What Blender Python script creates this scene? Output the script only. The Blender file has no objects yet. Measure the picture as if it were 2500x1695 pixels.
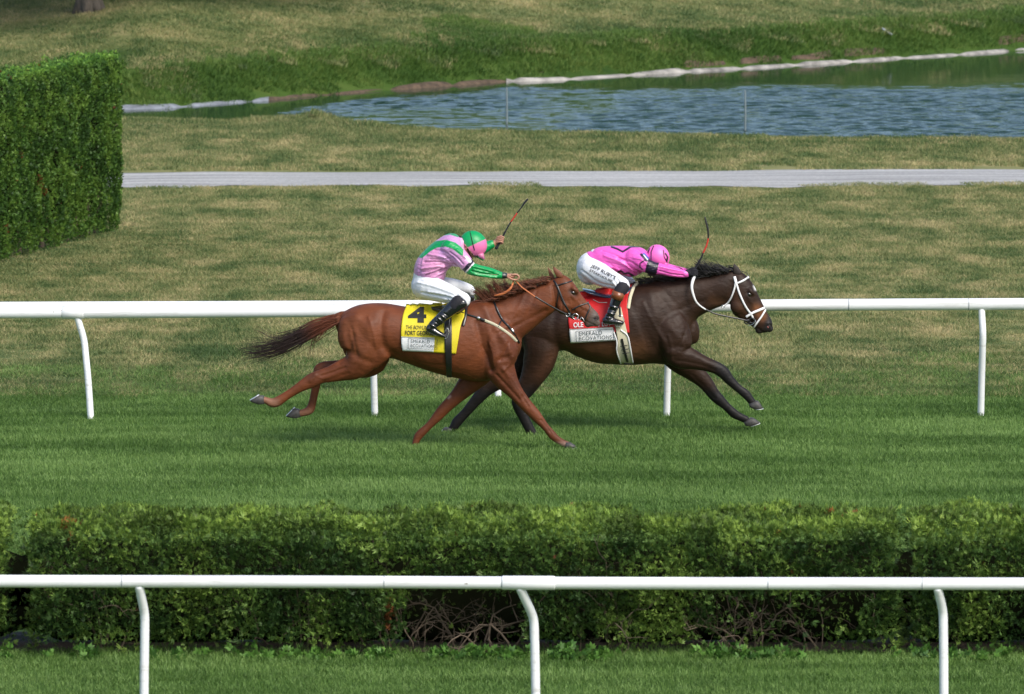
import bpy, bmesh, math, random
import numpy as np
from mathutils import Vector, Matrix, noise
from mathutils.bvhtree import BVHTree
R = math.radians
rng = np.random.default_rng(7); random.seed(7)
SC = bpy.context.scene
COL = SC.collection

# ------------------------------------------------------------------ camera
F = 2500*300/36.0
PITCH = R(5.51); CH = 9.0
cam_d = bpy.data.cameras.new("camera"); cam = bpy.data.objects.new("camera", cam_d); COL.objects.link(cam)
cam.location = (0, 0, CH); cam.rotation_euler = (math.pi/2-PITCH, 0, 0)
cam_d.lens = 300; cam_d.sensor_width = 36; cam_d.clip_start = 1; cam_d.clip_end = 6000
cam_d.dof.use_dof = True; cam_d.dof.focus_distance = 83.2; cam_d.dof.aperture_fstop = 7.1
SC.camera = cam
# ------------------------------------------------------------------ light
SUN_EL, SUN_AZ = R(44), R(142)      # azimuth clockwise from +Y
w = bpy.data.worlds.new("World"); SC.world = w; w.use_nodes = True
nt = w.node_tree; bg = nt.nodes["Background"]
sky = nt.nodes.new("ShaderNodeTexSky"); sky.sky_type = 'NISHITA'; sky.sun_disc = False
sky.sun_elevation = SUN_EL; sky.sun_rotation = SUN_AZ; sky.air_density = 1.0; sky.dust_density = 2.2; sky.ozone_density = 0.8
nt.links.new(sky.outputs[0], bg.inputs[0]); bg.inputs[1].default_value = 0.115
sd = bpy.data.lights.new("sun", 'SUN'); sd.energy = 1.9; sd.angle = R(20); sd.color = (1, .94, .85)
sun = bpy.data.objects.new("sun", sd); COL.objects.link(sun)
dv = Vector((math.sin(SUN_AZ)*math.cos(SUN_EL), math.cos(SUN_AZ)*math.cos(SUN_EL), math.sin(SUN_EL)))
sun.rotation_euler = dv.to_track_quat('Z', 'Y').to_euler(); sun.location = (0, 0, 60)
SC.view_settings.view_transform = 'Standard'; SC.view_settings.look = 'None'
SC.view_settings.exposure = 0.80; SC.view_settings.gamma = 1
SC.cycles.use_denoising = True
SC.cycles.max_bounces = 6; SC.cycles.diffuse_bounces = 3; SC.cycles.transparent_max_bounces = 8
SC.render.film_transparent = False

# ------------------------------------------------------------------ geometry of the view
sp_, cp_ = math.sin(PITCH), math.cos(PITCH)
def P(px, py, Y):
    """place on the vertical plane y=Y"""
    v = -(py-847.5)/F; u = (px-1250)/F
    t = Y/(cp_+v*sp_)
    return np.array((u*t, Y, CH+t*(-sp_+v*cp_)))
def G(px, py, z=0.0):
    """place on the horizontal plane z"""
    v = -(py-847.5)/F; u = (px-1250)/F
    t = (z-CH)/(-sp_+v*cp_)
    return np.array((u*t, t*(cp_+v*sp_), z))
def PIX(V):
    V = np.asarray(V, float)
    d = V[:, 1]*cp_-(V[:, 2]-CH)*sp_
    return np.stack((1250+F*V[:, 0]/d, 847.5-F*(V[:, 1]*sp_+(V[:, 2]-CH)*cp_)/d), 1)

def _h(i, j, k, s=0):
    n = (i*374761393 + j*668265263 + k*2147483647 + s*974634777) & 0xffffffff
    n = ((n ^ (n >> 13))*1274126177) & 0xffffffff
    return ((n ^ (n >> 16)) & 0xffff)/65535.0
def vnoise(p, s=0):
    p = np.asarray(p, float); i = np.floor(p).astype(np.int64); f = p-i; f = f*f*(3-2*f)
    r = 0
    for a in (0, 1):
        for b in (0, 1):
            for c in (0, 1):
                r = r+_h(i[..., 0]+a, i[..., 1]+b, i[..., 2]+c, s)*(f[..., 0] if a else 1-f[..., 0])*(f[..., 1] if b else 1-f[..., 1])*(f[..., 2] if c else 1-f[..., 2])
    return r
def fbm(p, o=4, s=0):
    p = np.asarray(p, float); r = 0; a = .5; t = 0
    for k in range(o):
        r = r+a*vnoise(p, s+k); t += a; a *= .5; p = p*2.03+17.1
    return r/t
def sstep(a, b, x): x = np.clip((x-a)/(b-a), 0, 1); return x*x*(3-2*x)

# ------------------------------------------------------------------ object helpers
def tag(o, label=None, cat=None, group=None, kind=None):
    if label: o["label"] = label
    if cat: o["category"] = cat
    if group: o["group"] = group
    if kind: o["kind"] = kind
    return o
def empty(name, loc=(0, 0, 0)):
    o = bpy.data.objects.new(name, None); COL.objects.link(o); o.location = loc; o.empty_display_size = .3
    return o
def mesh_obj(name, V, Fc, mat=None, parent=None, smooth=True, col=None, attrs=None):
    V = np.asarray(V, float)
    off = np.zeros(3)
    if parent is not None: off = np.array(parent.location)
    me = bpy.data.meshes.new(name)
    if isinstance(Fc, np.ndarray) and Fc.ndim == 2:
        n, k = Fc.shape
        me.vertices.add(len(V)); me.vertices.foreach_set("co", (V-off).astype(np.float32).ravel())
        me.loops.add(n*k); me.loops.foreach_set("vertex_index", Fc.astype(np.int32).ravel())
        me.polygons.add(n); me.polygons.foreach_set("loop_start", (np.arange(n)*k).astype(np.int32))
        me.update(calc_edges=True)
    else:
        me.from_pydata([tuple(v) for v in (V-off)], [], [tuple(int(i) for i in f) for f in Fc]); me.update()
    if smooth and len(me.polygons): me.polygons.foreach_set("use_smooth", np.ones(len(me.polygons), bool))
    if col is not None: put_col(me, col)
    for k_, v_ in (attrs or {}).items():
        a = me.attributes.new(k_, 'FLOAT', 'POINT'); a.data.foreach_set("value", np.asarray(v_, np.float32))
    o = bpy.data.objects.new(name, me); COL.objects.link(o)
    if mat: me.materials.append(mat)
    if parent is not None: o.parent = parent
    return o
def put_col(me, col):
    c = np.ones((len(me.vertices), 4), np.float32); c[:, :3] = col
    a = me.color_attributes.new("col", 'FLOAT_COLOR', 'POINT'); a.data.foreach_set("color", c.ravel())
class MB:
    def __init__(s): s.v = []; s.f = []
    def add(s, V, Fc):
        n = len(s.v); s.v.extend([tuple(v) for v in V]); s.f.extend([tuple(i+n for i in f) for f in Fc]); return s
    def build(s, name, mat, parent=None, smooth=True, col=None): return mesh_obj(name, s.v, s.f, mat, parent, smooth, col)

def catmull(A, sub):
    A = np.asarray(A, float)
    if sub < 2 or len(A) < 3: return A
    E = np.vstack((2*A[0]-A[1], A, 2*A[-1]-A[-2])); out = []
    for i in range(1, len(E)-2):
        p0, p1, p2, p3 = E[i-1:i+3]
        for k in range(sub):
            t = k/sub
            out.append(.5*((2*p1)+(p2-p0)*t+(2*p0-5*p1+4*p2-p3)*t*t+(3*p1-p0-3*p2+p3)*t**3))
    out.append(A[-1]); return np.array(out)
def tube(mb, C, ra, rb=None, n=12, sub=1, cap=True, axis=(0, 1, 0)):
    """tube along centres C; ra = radius in the picture plane, rb = radius along axis"""
    C = np.asarray(C, float); N = len(C)
    ra = np.full(N, ra) if np.isscalar(ra) else np.asarray(ra, float)
    rb = ra if rb is None else (np.full(N, rb) if np.isscalar(rb) else np.asarray(rb, float))
    A = catmull(np.column_stack((C, ra, rb)), sub); C = A[:, :3]; ra = np.maximum(A[:, 3], 1e-4); rb = np.maximum(A[:, 4], 1e-4)
    if cap:   # rounded ends
        t0 = C[0]-C[1]; t0 /= np.linalg.norm(t0)+1e-9; t1 = C[-1]-C[-2]; t1 /= np.linalg.norm(t1)+1e-9
        pre = []; post = []
        for s_ in (.95, .8, .5):
            h = math.sqrt(1-s_*s_); r0 = min(ra[0], rb[0]); r1 = min(ra[-1], rb[-1])
            pre.append((*(C[0]+t0*r0*h), ra[0]*s_, rb[0]*s_)); post.append((*(C[-1]+t1*r1*h), ra[-1]*s_, rb[-1]*s_))
        A = np.vstack((pre[::-1], np.column_stack((C, ra, rb)), post)); C = A[:, :3]; ra = A[:, 3]; rb = A[:, 4]
    T = np.gradient(C, axis=0); T /= np.linalg.norm(T, axis=1)[:, None]+1e-12
    ax = np.array(axis, float); B = ax-T*(T@ax)[:, None]; ln = np.linalg.norm(B, axis=1)
    B[ln < 1e-3] = (1, 0, 0); B /= np.linalg.norm(B, axis=1)[:, None]
    Nn = np.cross(B, T)
    a = np.arange(n)*2*math.pi/n
    V = (C[:, None, :]+Nn[:, None, :]*(ra[:, None]*np.cos(a))[..., None]+B[:, None, :]*(rb[:, None]*np.sin(a))[..., None]).reshape(-1, 3)
    M = len(C); Fc = []
    for i in range(M-1):
        for k in range(n):
            Fc.append((i*n+k, i*n+(k+1) % n, (i+1)*n+(k+1) % n, (i+1)*n+k))
    Fc.append(tuple(range(n))[::-1]); Fc.append(tuple((M-1)*n+k for k in range(n)))
    mb.add(V, Fc)
def ptube(mb, st, Y0, n=14, sub=3, cap=True):
    """stations (px,py,r_px,depth_halfwidth_m or None,dy)"""
    C = []; ra = []; rb = []
    for s in st:
        px, py, r = s[:3]; wv = s[3] if len(s) > 3 else None; dy = s[4] if len(s) > 4 else 0
        C.append(P(px, py, Y0+dy)); k = (Y0+dy)/F; ra.append(r*k); rb.append(wv if wv is not None else r*k)
    tube(mb, C, ra, rb, n, sub, cap)
def ploft(mb, st, Y0, n=20, sub=4, sq=2.0, cap=True):
    """stations (x1,y1,x2,y2,halfwidth,dy): ring spans the picture from point 1 to point 2"""
    A = catmull(np.array([(*s[:5], s[5] if len(s) > 5 else 0) for s in st], float), sub)
    rings = []
    for x1, y1, x2, y2, wv, dy in A:
        p, q = P(x1, y1, Y0+dy), P(x2, y2, Y0+dy); c = (p+q)/2; u = (p-q)/2
        ring = []
        for k in range(n):
            t = 2*math.pi*k/n; cs, sn = math.cos(t), math.sin(t)
            e = 2/sq
            ring.append(c+u*math.copysign(abs(cs)**e, cs)+np.array((0, 1, 0))*max(wv, .003)*math.copysign(abs(sn)**e, sn))
        rings.append(ring)
    if cap:
        for end in (0, -1):
            r = np.array(rings[end]); c = r.mean(0); d = c-np.array(rings[1 if end == 0 else -2]).mean(0); d /= np.linalg.norm(d)+1e-9
            rad = min(np.linalg.norm(r-c, axis=1).min(), .12)
            ex = [c+(r-c)*s_+d*rad*math.sqrt(1-s_*s_) for s_ in (.9, .65, .3)]
            rings = [list(e) for e in ex[::-1]]+rings if end == 0 else rings+[list(e) for e in ex]
    V = [v for r in rings for v in r]; M = len(rings); Fc = []
    for i in range(M-1):
        for k in range(n): Fc.append((i*n+k, i*n+(k+1) % n, (i+1)*n+(k+1) % n, (i+1)*n+k))
    Fc.append(tuple(range(n))[::-1]); Fc.append(tuple((M-1)*n+k for k in range(n)))
    mb.add(V, Fc)
def ball(mb, c, r, n=14, m=9, rot=0):
    """ellipsoid, r=(rx,ry,rz), tilted rot radians in the picture plane"""
    c = np.asarray(c, float); V = []; Fc = []
    cr, sr = math.cos(rot), math.sin(rot)
    for i in range(m+1):
        t = math.pi*(i+.001)/(m+.002)
        for k in range(n):
            a = 2*math.pi*k/n; x, y, z = r[0]*math.sin(t)*math.cos(a), r[1]*math.sin(t)*math.sin(a), r[2]*math.cos(t)
            V.append(c+np.array((x*cr-z*sr, y, x*sr+z*cr)))
    for i in range(m):
        for k in range(n): Fc.append((i*n+k, i*n+(k+1) % n, (i+1)*n+(k+1) % n, (i+1)*n+k))
    Fc.append(tuple(range(n))[::-1]); Fc.append(tuple(m*n+k for k in range(n)))
    mb.add(V, Fc)
def lens(mb, outline, Y, h, prof=((-1, .8), (-.75, .95), (0, 1), (.75, .95), (1, .8))):
    """rounded solid with a picture-plane outline, half thickness h"""
    o = np.array([P(x, y, Y) for x, y in outline]); c = o.mean(0); n = len(o); V = []
    for d, s in prof: V.extend(c+(o-c)*s+np.array((0, d*h, 0)))
    M = len(prof); Fc = []
    for i in range(M-1):
        for k in range(n): Fc.append((i*n+k, i*n+(k+1) % n, (i+1)*n+(k+1) % n, (i+1)*n+k))
    Fc.append(tuple(range(n))[::-1]); Fc.append(tuple((M-1)*n+k for k in range(n)))
    mb.add(V, Fc)

# ------------------------------------------------------------------ materials
def lin(c): return tuple(((x/255)/12.92 if x/255 <= .04045 else ((x/255+.055)/1.055)**2.4) for x in c)
def mat(name, col=(.5, .5, .5), rough=.6, vcol=False, spec=.5, sheen=0, coat=0, metal=0, bump=0, bscale=60, bstretch=(1, 1, 1), var=0, vscale=8, sss=0, trans=0):
    m = bpy.data.materials.new(name); m.use_nodes = True; nt = m.node_tree; N = nt.nodes; L = nt.links
    b = N["Principled BSDF"]; b.inputs["Roughness"].default_value = rough; b.inputs["Metallic"].default_value = metal
    b.inputs["Specular IOR Level"].default_value = spec; b.inputs["Sheen Weight"].default_value = sheen; b.inputs["Coat Weight"].default_value = coat
    geo = N.new("ShaderNodeNewGeometry")
    if vcol:
        a = N.new("ShaderNodeVertexColor"); a.layer_name = "col"; src = a.outputs[0]
    else:
        a = N.new("ShaderNodeRGB"); a.outputs[0].default_value = (*col, 1); src = a.outputs[0]
    if var:
        nz = N.new("ShaderNodeTexNoise"); nz.inputs["Scale"].default_value = vscale; nz.inputs["Detail"].default_value = 5
        L.new(geo.outputs["Position"], nz.inputs["Vector"])
        mr = N.new("ShaderNodeMapRange"); mr.inputs[1].default_value = .3; mr.inputs[2].default_value = .7; mr.inputs[3].default_value = 1-var; mr.inputs[4].default_value = 1+var
        L.new(nz.outputs[0], mr.inputs[0])
        mx = N.new("ShaderNodeVectorMath"); mx.operation = 'SCALE'; L.new(src, mx.inputs[0]); L.new(mr.outputs[0], mx.inputs["Scale"]); src = mx.outputs[0]
    L.new(src, b.inputs["Base Color"])
    if bump:
        mp = N.new("ShaderNodeMapping"); mp.inputs["Scale"].default_value = bstretch; L.new(geo.outputs["Position"], mp.inputs[0])
        nz = N.new("ShaderNodeTexNoise"); nz.inputs["Scale"].default_value = bscale; nz.inputs["Detail"].default_value = 4; L.new(mp.outputs[0], nz.inputs["Vector"])
        bp = N.new("ShaderNodeBump"); bp.inputs["Strength"].default_value = 1; bp.inputs["Distance"].default_value = bump
        L.new(nz.outputs[0], bp.inputs["Height"]); L.new(bp.outputs[0], b.inputs["Normal"])
    if sss: b.inputs["Subsurface Weight"].default_value = sss; b.inputs["Subsurface Radius"].default_value = (.01, .004, .002)
    return m
M_white = mat("white_vinyl", (.76, .78, .80), .35, bump=.001, bscale=20)
def grime(m):
    """faint grey streaks and specks of dirt on the plastic"""
    nt = m.node_tree; N = nt.nodes; L = nt.links; g_ = N.new("ShaderNodeNewGeometry"); mp = N.new("ShaderNodeMapping"); mp.inputs["Scale"].default_value = (1, 6, 14); L.new(g_.outputs["Position"], mp.inputs[0])
    a = N.new("ShaderNodeTexNoise"); a.inputs["Scale"].default_value = 1.3; a.inputs["Detail"].default_value = 8; a.inputs["Roughness"].default_value = .7; L.new(mp.outputs[0], a.inputs[0])
    r = N.new("ShaderNodeValToRGB"); r.color_ramp.elements[0].position = .28; r.color_ramp.elements[0].color = (.50, .50, .48, 1); r.color_ramp.elements[1].position = .47; r.color_ramp.elements[1].color = (.78, .80, .82, 1)
    L.new(a.outputs[0], r.inputs[0]); v = N.new("ShaderNodeTexNoise"); v.inputs["Scale"].default_value = 26; v.inputs["Detail"].default_value = 3; L.new(g_.outputs["Position"], v.inputs[0])
    r2 = N.new("ShaderNodeValToRGB"); r2.color_ramp.elements[0].position = .23; r2.color_ramp.elements[0].color = (.45, .42, .38, 1); r2.color_ramp.elements[1].position = .29; r2.color_ramp.elements[1].color = (1, 1, 1, 1); L.new(v.outputs[0], r2.inputs[0])
    mx = N.new("ShaderNodeVectorMath"); mx.operation = 'MULTIPLY'; L.new(r.outputs[0], mx.inputs[0]); L.new(r2.outputs[0], mx.inputs[1]); L.new(mx.outputs[0], N["Principled BSDF"].inputs["Base Color"])
grime(M_white)
# ================================================================== SETTING
WZ = -0.35
near_pts = [(262, 276), (488, 284), (600, 281), (677, 274), (760, 275), (850, 283), (902, 293), (1103, 305), (1336, 310), (1500, 313), (1930, 322), (2500, 326), (2900, 331)]
far_pts = [(262, 269), (400, 266), (657, 246), (755, 236), (948, 221), (1103, 211), (1235, 201), (1375, 196), (1500, 187), (1879, 165), (2167, 146), (2500, 124), (2900, 100)]
NS = np.array([G(x, y, .04)[:2] for x, y in near_pts]); NS[:, 1] += 1.2
FS = np.array([G(x, y, WZ)[:2] for x, y in far_pts])
X_END = NS[0, 0]-.3
def yn(x): return np.where(x < X_END, 136.5, np.interp(x, NS[:, 0], NS[:, 1], right=NS[-1, 1]))
def yf(x): return np.interp(x, FS[:, 0], FS[:, 1], left=137.0, right=FS[-1, 1])+.12*(vnoise(np.stack((x*2.2, x*0, x*0), -1), 5)-.5)
def tz(x, y):
    x = np.asarray(x, float); y = np.asarray(y, float)
    n_, f_ = yn(x), yf(x); mid = (n_+f_)/2
    d1 = n_-y                                   # towards the course
    z1 = WZ*(1-sstep(0, 2.2, d1))
    d2 = y-f_
    z2 = WZ+.42*sstep(0, 1.6, d2)+.085*np.clip(d2, 0, 70)+.25*(fbm(np.stack((x*.12, y*.12, x*0), -1), 2, 3)-.5)*sstep(1, 6, d2)
    ins = np.minimum(y-n_, f_-y)
    z3 = WZ-.6*sstep(0, 1.0, ins)
    z = np.where(y <= n_, z1, np.where(y >= f_, z2, z3))
    xe = sstep(X_END-2, X_END, x)*(1-sstep(26, 30, x))
    zl = .085*np.clip(y-138, 0, 70)
    return np.where(y < 100, 0, z*xe+zl*(1-xe))+.15*np.clip(y-176, 0, 60)*sstep(176, 190, y)  # last term: unseen steeper rise, added so the pond reflects green
def und(x, y): return .05*(fbm(np.stack((x*.5, y*.25, x*0), -1), 3, 9)-.5)*sstep(88, 92, y)
def ground_z(x, y): return tz(x, y)+und(x, y)

# grass colour node group: world-space noise through colour ramps
def ramp(N, stops):
    r = N.new("ShaderNodeValToRGB"); e = r.color_ramp.elements
    while len(e) > 1: e.remove(e[-1])
    e[0].position, e[0].color = stops[0][0], (*stops[0][1], 1)
    for p, c in stops[1:]:
        x = e.new(p); x.color = (*c, 1)
    return r
TURF = [(0.36, (.066, .136, .026)), (.5, (.118, .218, .048)), (.66, (.21, .33, .095))]
ROUGH = [(0.34, (.070, .125, .038)), (.45, (.165, .212, .074)), (.55, (.285, .290, .120)), (.72, (.54, .44, .23))]
LUSH = [(0.34, (.050, .115, .022)), (.5, (.095, .185, .034)), (.68, (.18, .26, .06))]
def grass_mat(name, stops, ground=False, stretch=(.55, .9, 1), big=.35, fine=14, spread=.55, shift=0):
    m = bpy.data.materials.new(name); m.use_nodes = True; nt = m.node_tree; N = nt.nodes; L = nt.links; b = N["Principled BSDF"]
    geo = N.new("ShaderNodeNewGeometry")
    mp = N.new("ShaderNodeMapping"); mp.inputs["Scale"].default_value = stretch; L.new(geo.outputs["Position"], mp.inputs[0])
    n1 = N.new("ShaderNodeTexNoise"); n1.inputs["Scale"].default_value = big; n1.inputs["Detail"].default_value = 6; n1.inputs["Roughness"].default_value = .62; L.new(mp.outputs[0], n1.inputs[0])
    n2 = N.new("ShaderNodeTexNoise"); n2.inputs["Scale"].default_value = fine; n2.inputs["Detail"].default_value = 2; L.new(geo.outputs["Position"], n2.inputs[0])
    a = N.new("ShaderNodeAttribute"); a.attribute_name = "rnd"
    ad = N.new("ShaderNodeMath"); ad.operation = 'MULTIPLY_ADD'; L.new(n2.outputs[0], ad.inputs[0]); ad.inputs[1].default_value = .14; ad.inputs[2].default_value = -.07+shift
    ad2 = N.new("ShaderNodeMath"); ad2.operation = 'MULTIPLY_ADD'; L.new(a.outputs["Fac"], ad2.inputs[0]); ad2.inputs[1].default_value = 0 if ground else spread*.5; ad2.inputs[2].default_value = 0 if ground else -spread*.25
    s1 = N.new("ShaderNodeMath"); L.new(n1.outputs[0], s1.inputs[0]); L.new(ad.outputs[0], s1.inputs[1])
    s2 = N.new("ShaderNodeMath"); L.new(s1.outputs[0], s2.inputs[0]); L.new(ad2.outputs[0], s2.inputs[1])
    rp = ramp(N, stops); L.new(s2.outputs[0], rp.inputs[0]); L.new(rp.outputs[0], b.inputs["Base Color"])
    b.inputs["Roughness"].default_value = .75 if ground else .55; b.inputs["Specular IOR Level"].default_value = .15 if ground else .3
    if not ground:
        tr = N.new("ShaderNodeBsdfTranslucent"); L.new(rp.outputs[0], tr.inputs[0]); ms = N.new("ShaderNodeMixShader"); ms.inputs[0].default_value = .3
        L.new(b.outputs[0], ms.inputs[1]); L.new(tr.outputs[0], ms.inputs[2]); L.new(ms.outputs[0], N["Material Output"].inputs[0])
    return m, rp, s2
MG_turf = grass_mat("turf_blades", TURF, stretch=(.35, 1, 1), big=.9)[0]
MG_rough = grass_mat("rough_blades", ROUGH, stretch=(1.1, .55, 1), big=1.25, spread=.5)[0]
MG_lush = grass_mat("bank_blades", LUSH, stretch=(.5, .9, 1), big=.5)[0]
MG_olive = grass_mat("olive_blades", ROUGH, stretch=(1.1, .6, 1), big=1.0, spread=.5, shift=-.075)[0]
MG_hill = grass_mat("hill_blades", ROUGH, stretch=(.8, .5, 1), big=.9, spread=.45, shift=-.035)[0]
MG_shade = grass_mat("verge_blades", TURF, stretch=(.5, .9, 1), big=.5, shift=-.06)[0]

# ground sheet: three soils mixed by a vertex attribute
def axis_pts(lo, hi, step, far):
    c = list(np.arange(lo, hi+1e-6, step)); s = step; a, b = lo, hi; pre = []; post = []
    while b < far:
        s *= 1.5; b += s; post.append(b); a -= s; pre.append(a)
    return np.array(pre[::-1]+c+post)
gx = axis_pts(-16, 16, .4, 2500); gy = axis_pts(60, 215, .4, 3200)
XX, YY = np.meshgrid(gx, gy); GZ = ground_z(XX, YY); far = np.maximum(np.abs(XX)-60, np.abs(YY-137)-120); GZ = np.where(YY < 100, 0, GZ)
nx, ny = len(gx), len(gy)
idx = np.arange(nx*ny).reshape(ny, nx)
quads = np.stack((idx[:-1, :-1], idx[:-1, 1:], idx[1:, 1:], idx[1:, :-1]), -1).reshape(-1, 4)
zone_rough = sstep(87.3, 88.1, YY)
d_far = YY-yf(XX); zone_lush = np.where(YY > 180, 1, np.where((d_far > -3) & (d_far < 7), 1-sstep(2.5, 6, d_far), 0))  # farthest ground, out of view, set dark green to darken the pond's reflection
mg = bpy.data.materials.new("ground_soil_and_thatch"); mg.use_nodes = True
def build_ground_mat(m):
    nt = m.node_tree; N = nt.nodes; L = nt.links; b = N["Principled BSDF"]; b.inputs["Roughness"].default_value = .9; b.inputs["Specular IOR Level"].default_value = .1
    geo = N.new("ShaderNodeNewGeometry")
    mp = N.new("ShaderNodeMapping"); mp.inputs["Scale"].default_value = (.4, .9, 1); L.new(geo.outputs[0], mp.inputs[0])
    n1 = N.new("ShaderNodeTexNoise"); n1.inputs["Scale"].default_value = .8; n1.inputs["Detail"].default_value = 8; n1.inputs["Roughness"].default_value = .65; L.new(mp.outputs[0], n1.inputs[0])
    rs = [ramp(N, [(p, tuple(c*k for c in col)) for p, col in st]) for st, k in ((TURF, .7), (ROUGH, .7), (LUSH, .45))]
    for r in rs: L.new(n1.outputs[0], r.inputs[0])
    at = [N.new("ShaderNodeAttribute") for _ in range(2)]; at[0].attribute_name = "zone_rough"; at[1].attribute_name = "zone_lush"
    m1 = N.new("ShaderNodeMix"); m1.data_type = 'RGBA'; L.new(at[0].outputs["Fac"], m1.inputs[0]); L.new(rs[0].outputs[0], m1.inputs[6]); L.new(rs[1].outputs[0], m1.inputs[7])
    m2 = N.new("ShaderNodeMix"); m2.data_type = 'RGBA'; L.new(at[1].outputs["Fac"], m2.inputs[0]); L.new(m1.outputs[2], m2.inputs[6]); L.new(rs[2].outputs[0], m2.inputs[7])
    L.new(m2.outputs[2], b.inputs["Base Color"])
build_ground_mat(mg)
g = mesh_obj("ground", np.stack((XX, YY, GZ), -1).reshape(-1, 3), quads, mg, attrs={"zone_rough": zone_rough.ravel(), "zone_lush": zone_lush.ravel()})
tag(g, kind="structure")

# water
mw = bpy.data.materials.new("pond_water"); mw.use_nodes = True
def build_water(m):
    nt = m.node_tree; N = nt.nodes; L = nt.links; b = N["Principled BSDF"]
    b.inputs["Base Color"].default_value = (.012, .034, .020, 1); b.inputs["Roughness"].default_value = .06; b.inputs["Specular Tint"].default_value = (.88, 1, .88, 1); b.inputs["IOR"].default_value = 1.333
    geo = N.new("ShaderNodeNewGeometry")
    mp = N.new("ShaderNodeMapping"); mp.inputs["Scale"].default_value = (1.0, 1.1, 1); L.new(geo.outputs[0], mp.inputs[0])
    n1 = N.new("ShaderNodeTexNoise"); n1.inputs["Scale"].default_value = 6; n1.inputs["Detail"].default_value = 3; n1.inputs["Distortion"].default_value = .3; L.new(mp.outputs[0], n1.inputs[0])
    n2 = N.new("ShaderNodeTexNoise"); n2.inputs["Scale"].default_value = .35; n2.inputs["Detail"].default_value = 3; L.new(mp.outputs[0], n2.inputs[0])
    at = N.new("ShaderNodeAttribute"); at.attribute_name = "wind"
    mr = N.new("ShaderNodeMapRange"); mr.inputs[1].default_value = .35; mr.inputs[2].default_value = .6; mr.inputs[3].default_value = .45; mr.inputs[4].default_value = 1; L.new(n2.outputs[0], mr.inputs[0])
    mu = N.new("ShaderNodeMath"); mu.operation = 'MULTIPLY'; L.new(at.outputs["Fac"], mu.inputs[0]); L.new(mr.outputs[0], mu.inputs[1])
    bp = N.new("ShaderNodeBump"); bp.inputs["Distance"].default_value = .03; L.new(mu.outputs[0], bp.inputs["Strength"]); L.new(n1.outputs[0], bp.inputs["Height"]); L.new(bp.outputs[0], b.inputs["Normal"])
build_water(mw)
wx = np.r_[np.arange(X_END-.5, 12, .10), np.arange(12, 30, .5)]; wy = np.arange(129.5, 156, .035); WX, WY = np.meshgrid(wx, wy)
idx = np.arange(WX.size).reshape(WX.shape); q = np.stack((idx[:-1, :-1], idx[:-1, 1:], idx[1:, 1:], idx[1:, :-1]), -1).reshape(-1, 4)
dfar = yf(WX)-WY
calm = np.interp(WX, [-7, -4.6, -3.2, -2, 0, 1.8, 4.5, 9, 14], [8, 6, 2.6, .9, .7, 2.6, 5.2, 8.5, 10])
wind = .03+.97*sstep(-.5, 1.2, (dfar-calm)/(.6+.25*calm)+1.6*(fbm(np.stack((WX*.5, WY*.35, WX*0), -1), 3, 2)-.5))
patch = sstep(.36, .58, fbm(np.stack((WX*.35, WY*.16, WX*0), -1), 3, 12)); wind = wind*(.3+.7*patch)
wv = (vnoise(np.stack((WX*2.8, WY*8.5+.3*WX, WX*0), -1), 41)-.5)+.8*(vnoise(np.stack((WX*5.2, WY*13.0-.4*WX, WX*0), -1), 43)-.5)
wtr = mesh_obj("pond_water", np.stack((WX, WY, WZ+wind*wv*.038), -1).reshape(-1, 3), q, mw, attrs={"wind": wind.ravel()}); tag(wtr, kind="structure")

# pond liner / stony edge along the far bank
def shore_strip(name, x0, x1, m, h=.10, wdt=.45, lump=.08, seed=1, dx=.05, y_off=0):
    xs = np.arange(x0, x1, dx); prof = np.linspace(0, 1, 7); V = []
    for x in xs:
        y = float(yf(np.array(x)))+y_off; ln = vnoise(np.array((x*1.4, 0, seed*3.1)), seed); l2 = vnoise(np.array((x*5, 3, seed*7.1)), seed+3)
        kf = x*(.9+.2*vnoise(np.array((seed*1., 0, 0)), seed)); kk = math.floor(kf); hs = .7+.6*float(_h(kk, seed, 3)); edge = min(kf-kk, kk+1-kf); hs *= .35+.65*min(1, edge*7)
        for t in prof:
            fold = lump*(ln*.9+l2*.5)*math.sin(math.pi*t)
            V.append((x+.06*(l2-.5), y-.12+wdt*t*(.6+.7*ln)+.03*l2, WZ-.05+.05*min(1, t*3)+(h*min(1, t*1.6)*(.5+.7*ln)+fold)*hs))
    n = len(prof); i = np.arange((len(xs))*n).reshape(len(xs), n)
    q = np.stack((i[:-1, :-1], i[1:, :-1], i[1:, 1:], i[:-1, 1:]), -1).reshape(-1, 4)
    o = mesh_obj(name, V, q, m); tag(o, kind="structure"); return o
M_liner = mat("grey_pond_liner", (.21, .23, .26), .5, var=.4, vscale=5, bump=.02, bscale=9)
M_stone = mat("pale_shore_stone", (.29, .275, .25), .8, var=.6, vscale=4, bump=.02, bscale=14)
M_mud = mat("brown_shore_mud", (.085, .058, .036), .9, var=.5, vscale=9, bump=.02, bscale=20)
xw = lambda px, py: float(G(px, py, WZ)[0])
shore_strip("pond_edge_liner", xw(255, 269), xw(660, 246), M_liner, h=.045, wdt=.45, lump=.008, seed=1)
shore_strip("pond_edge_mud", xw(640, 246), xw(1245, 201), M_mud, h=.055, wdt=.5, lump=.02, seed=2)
shore_strip("pond_edge_stone", xw(1236, 201), xw(2900, 100), M_stone, h=.055, wdt=.40, lump=.008, seed=3, y_off=-.05)
shore_strip("pond_bank_soil", xw(1236, 201), xw(2900, 100), M_mud, h=.17, wdt=.6, lump=.02, seed=4, y_off=.3)

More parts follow.
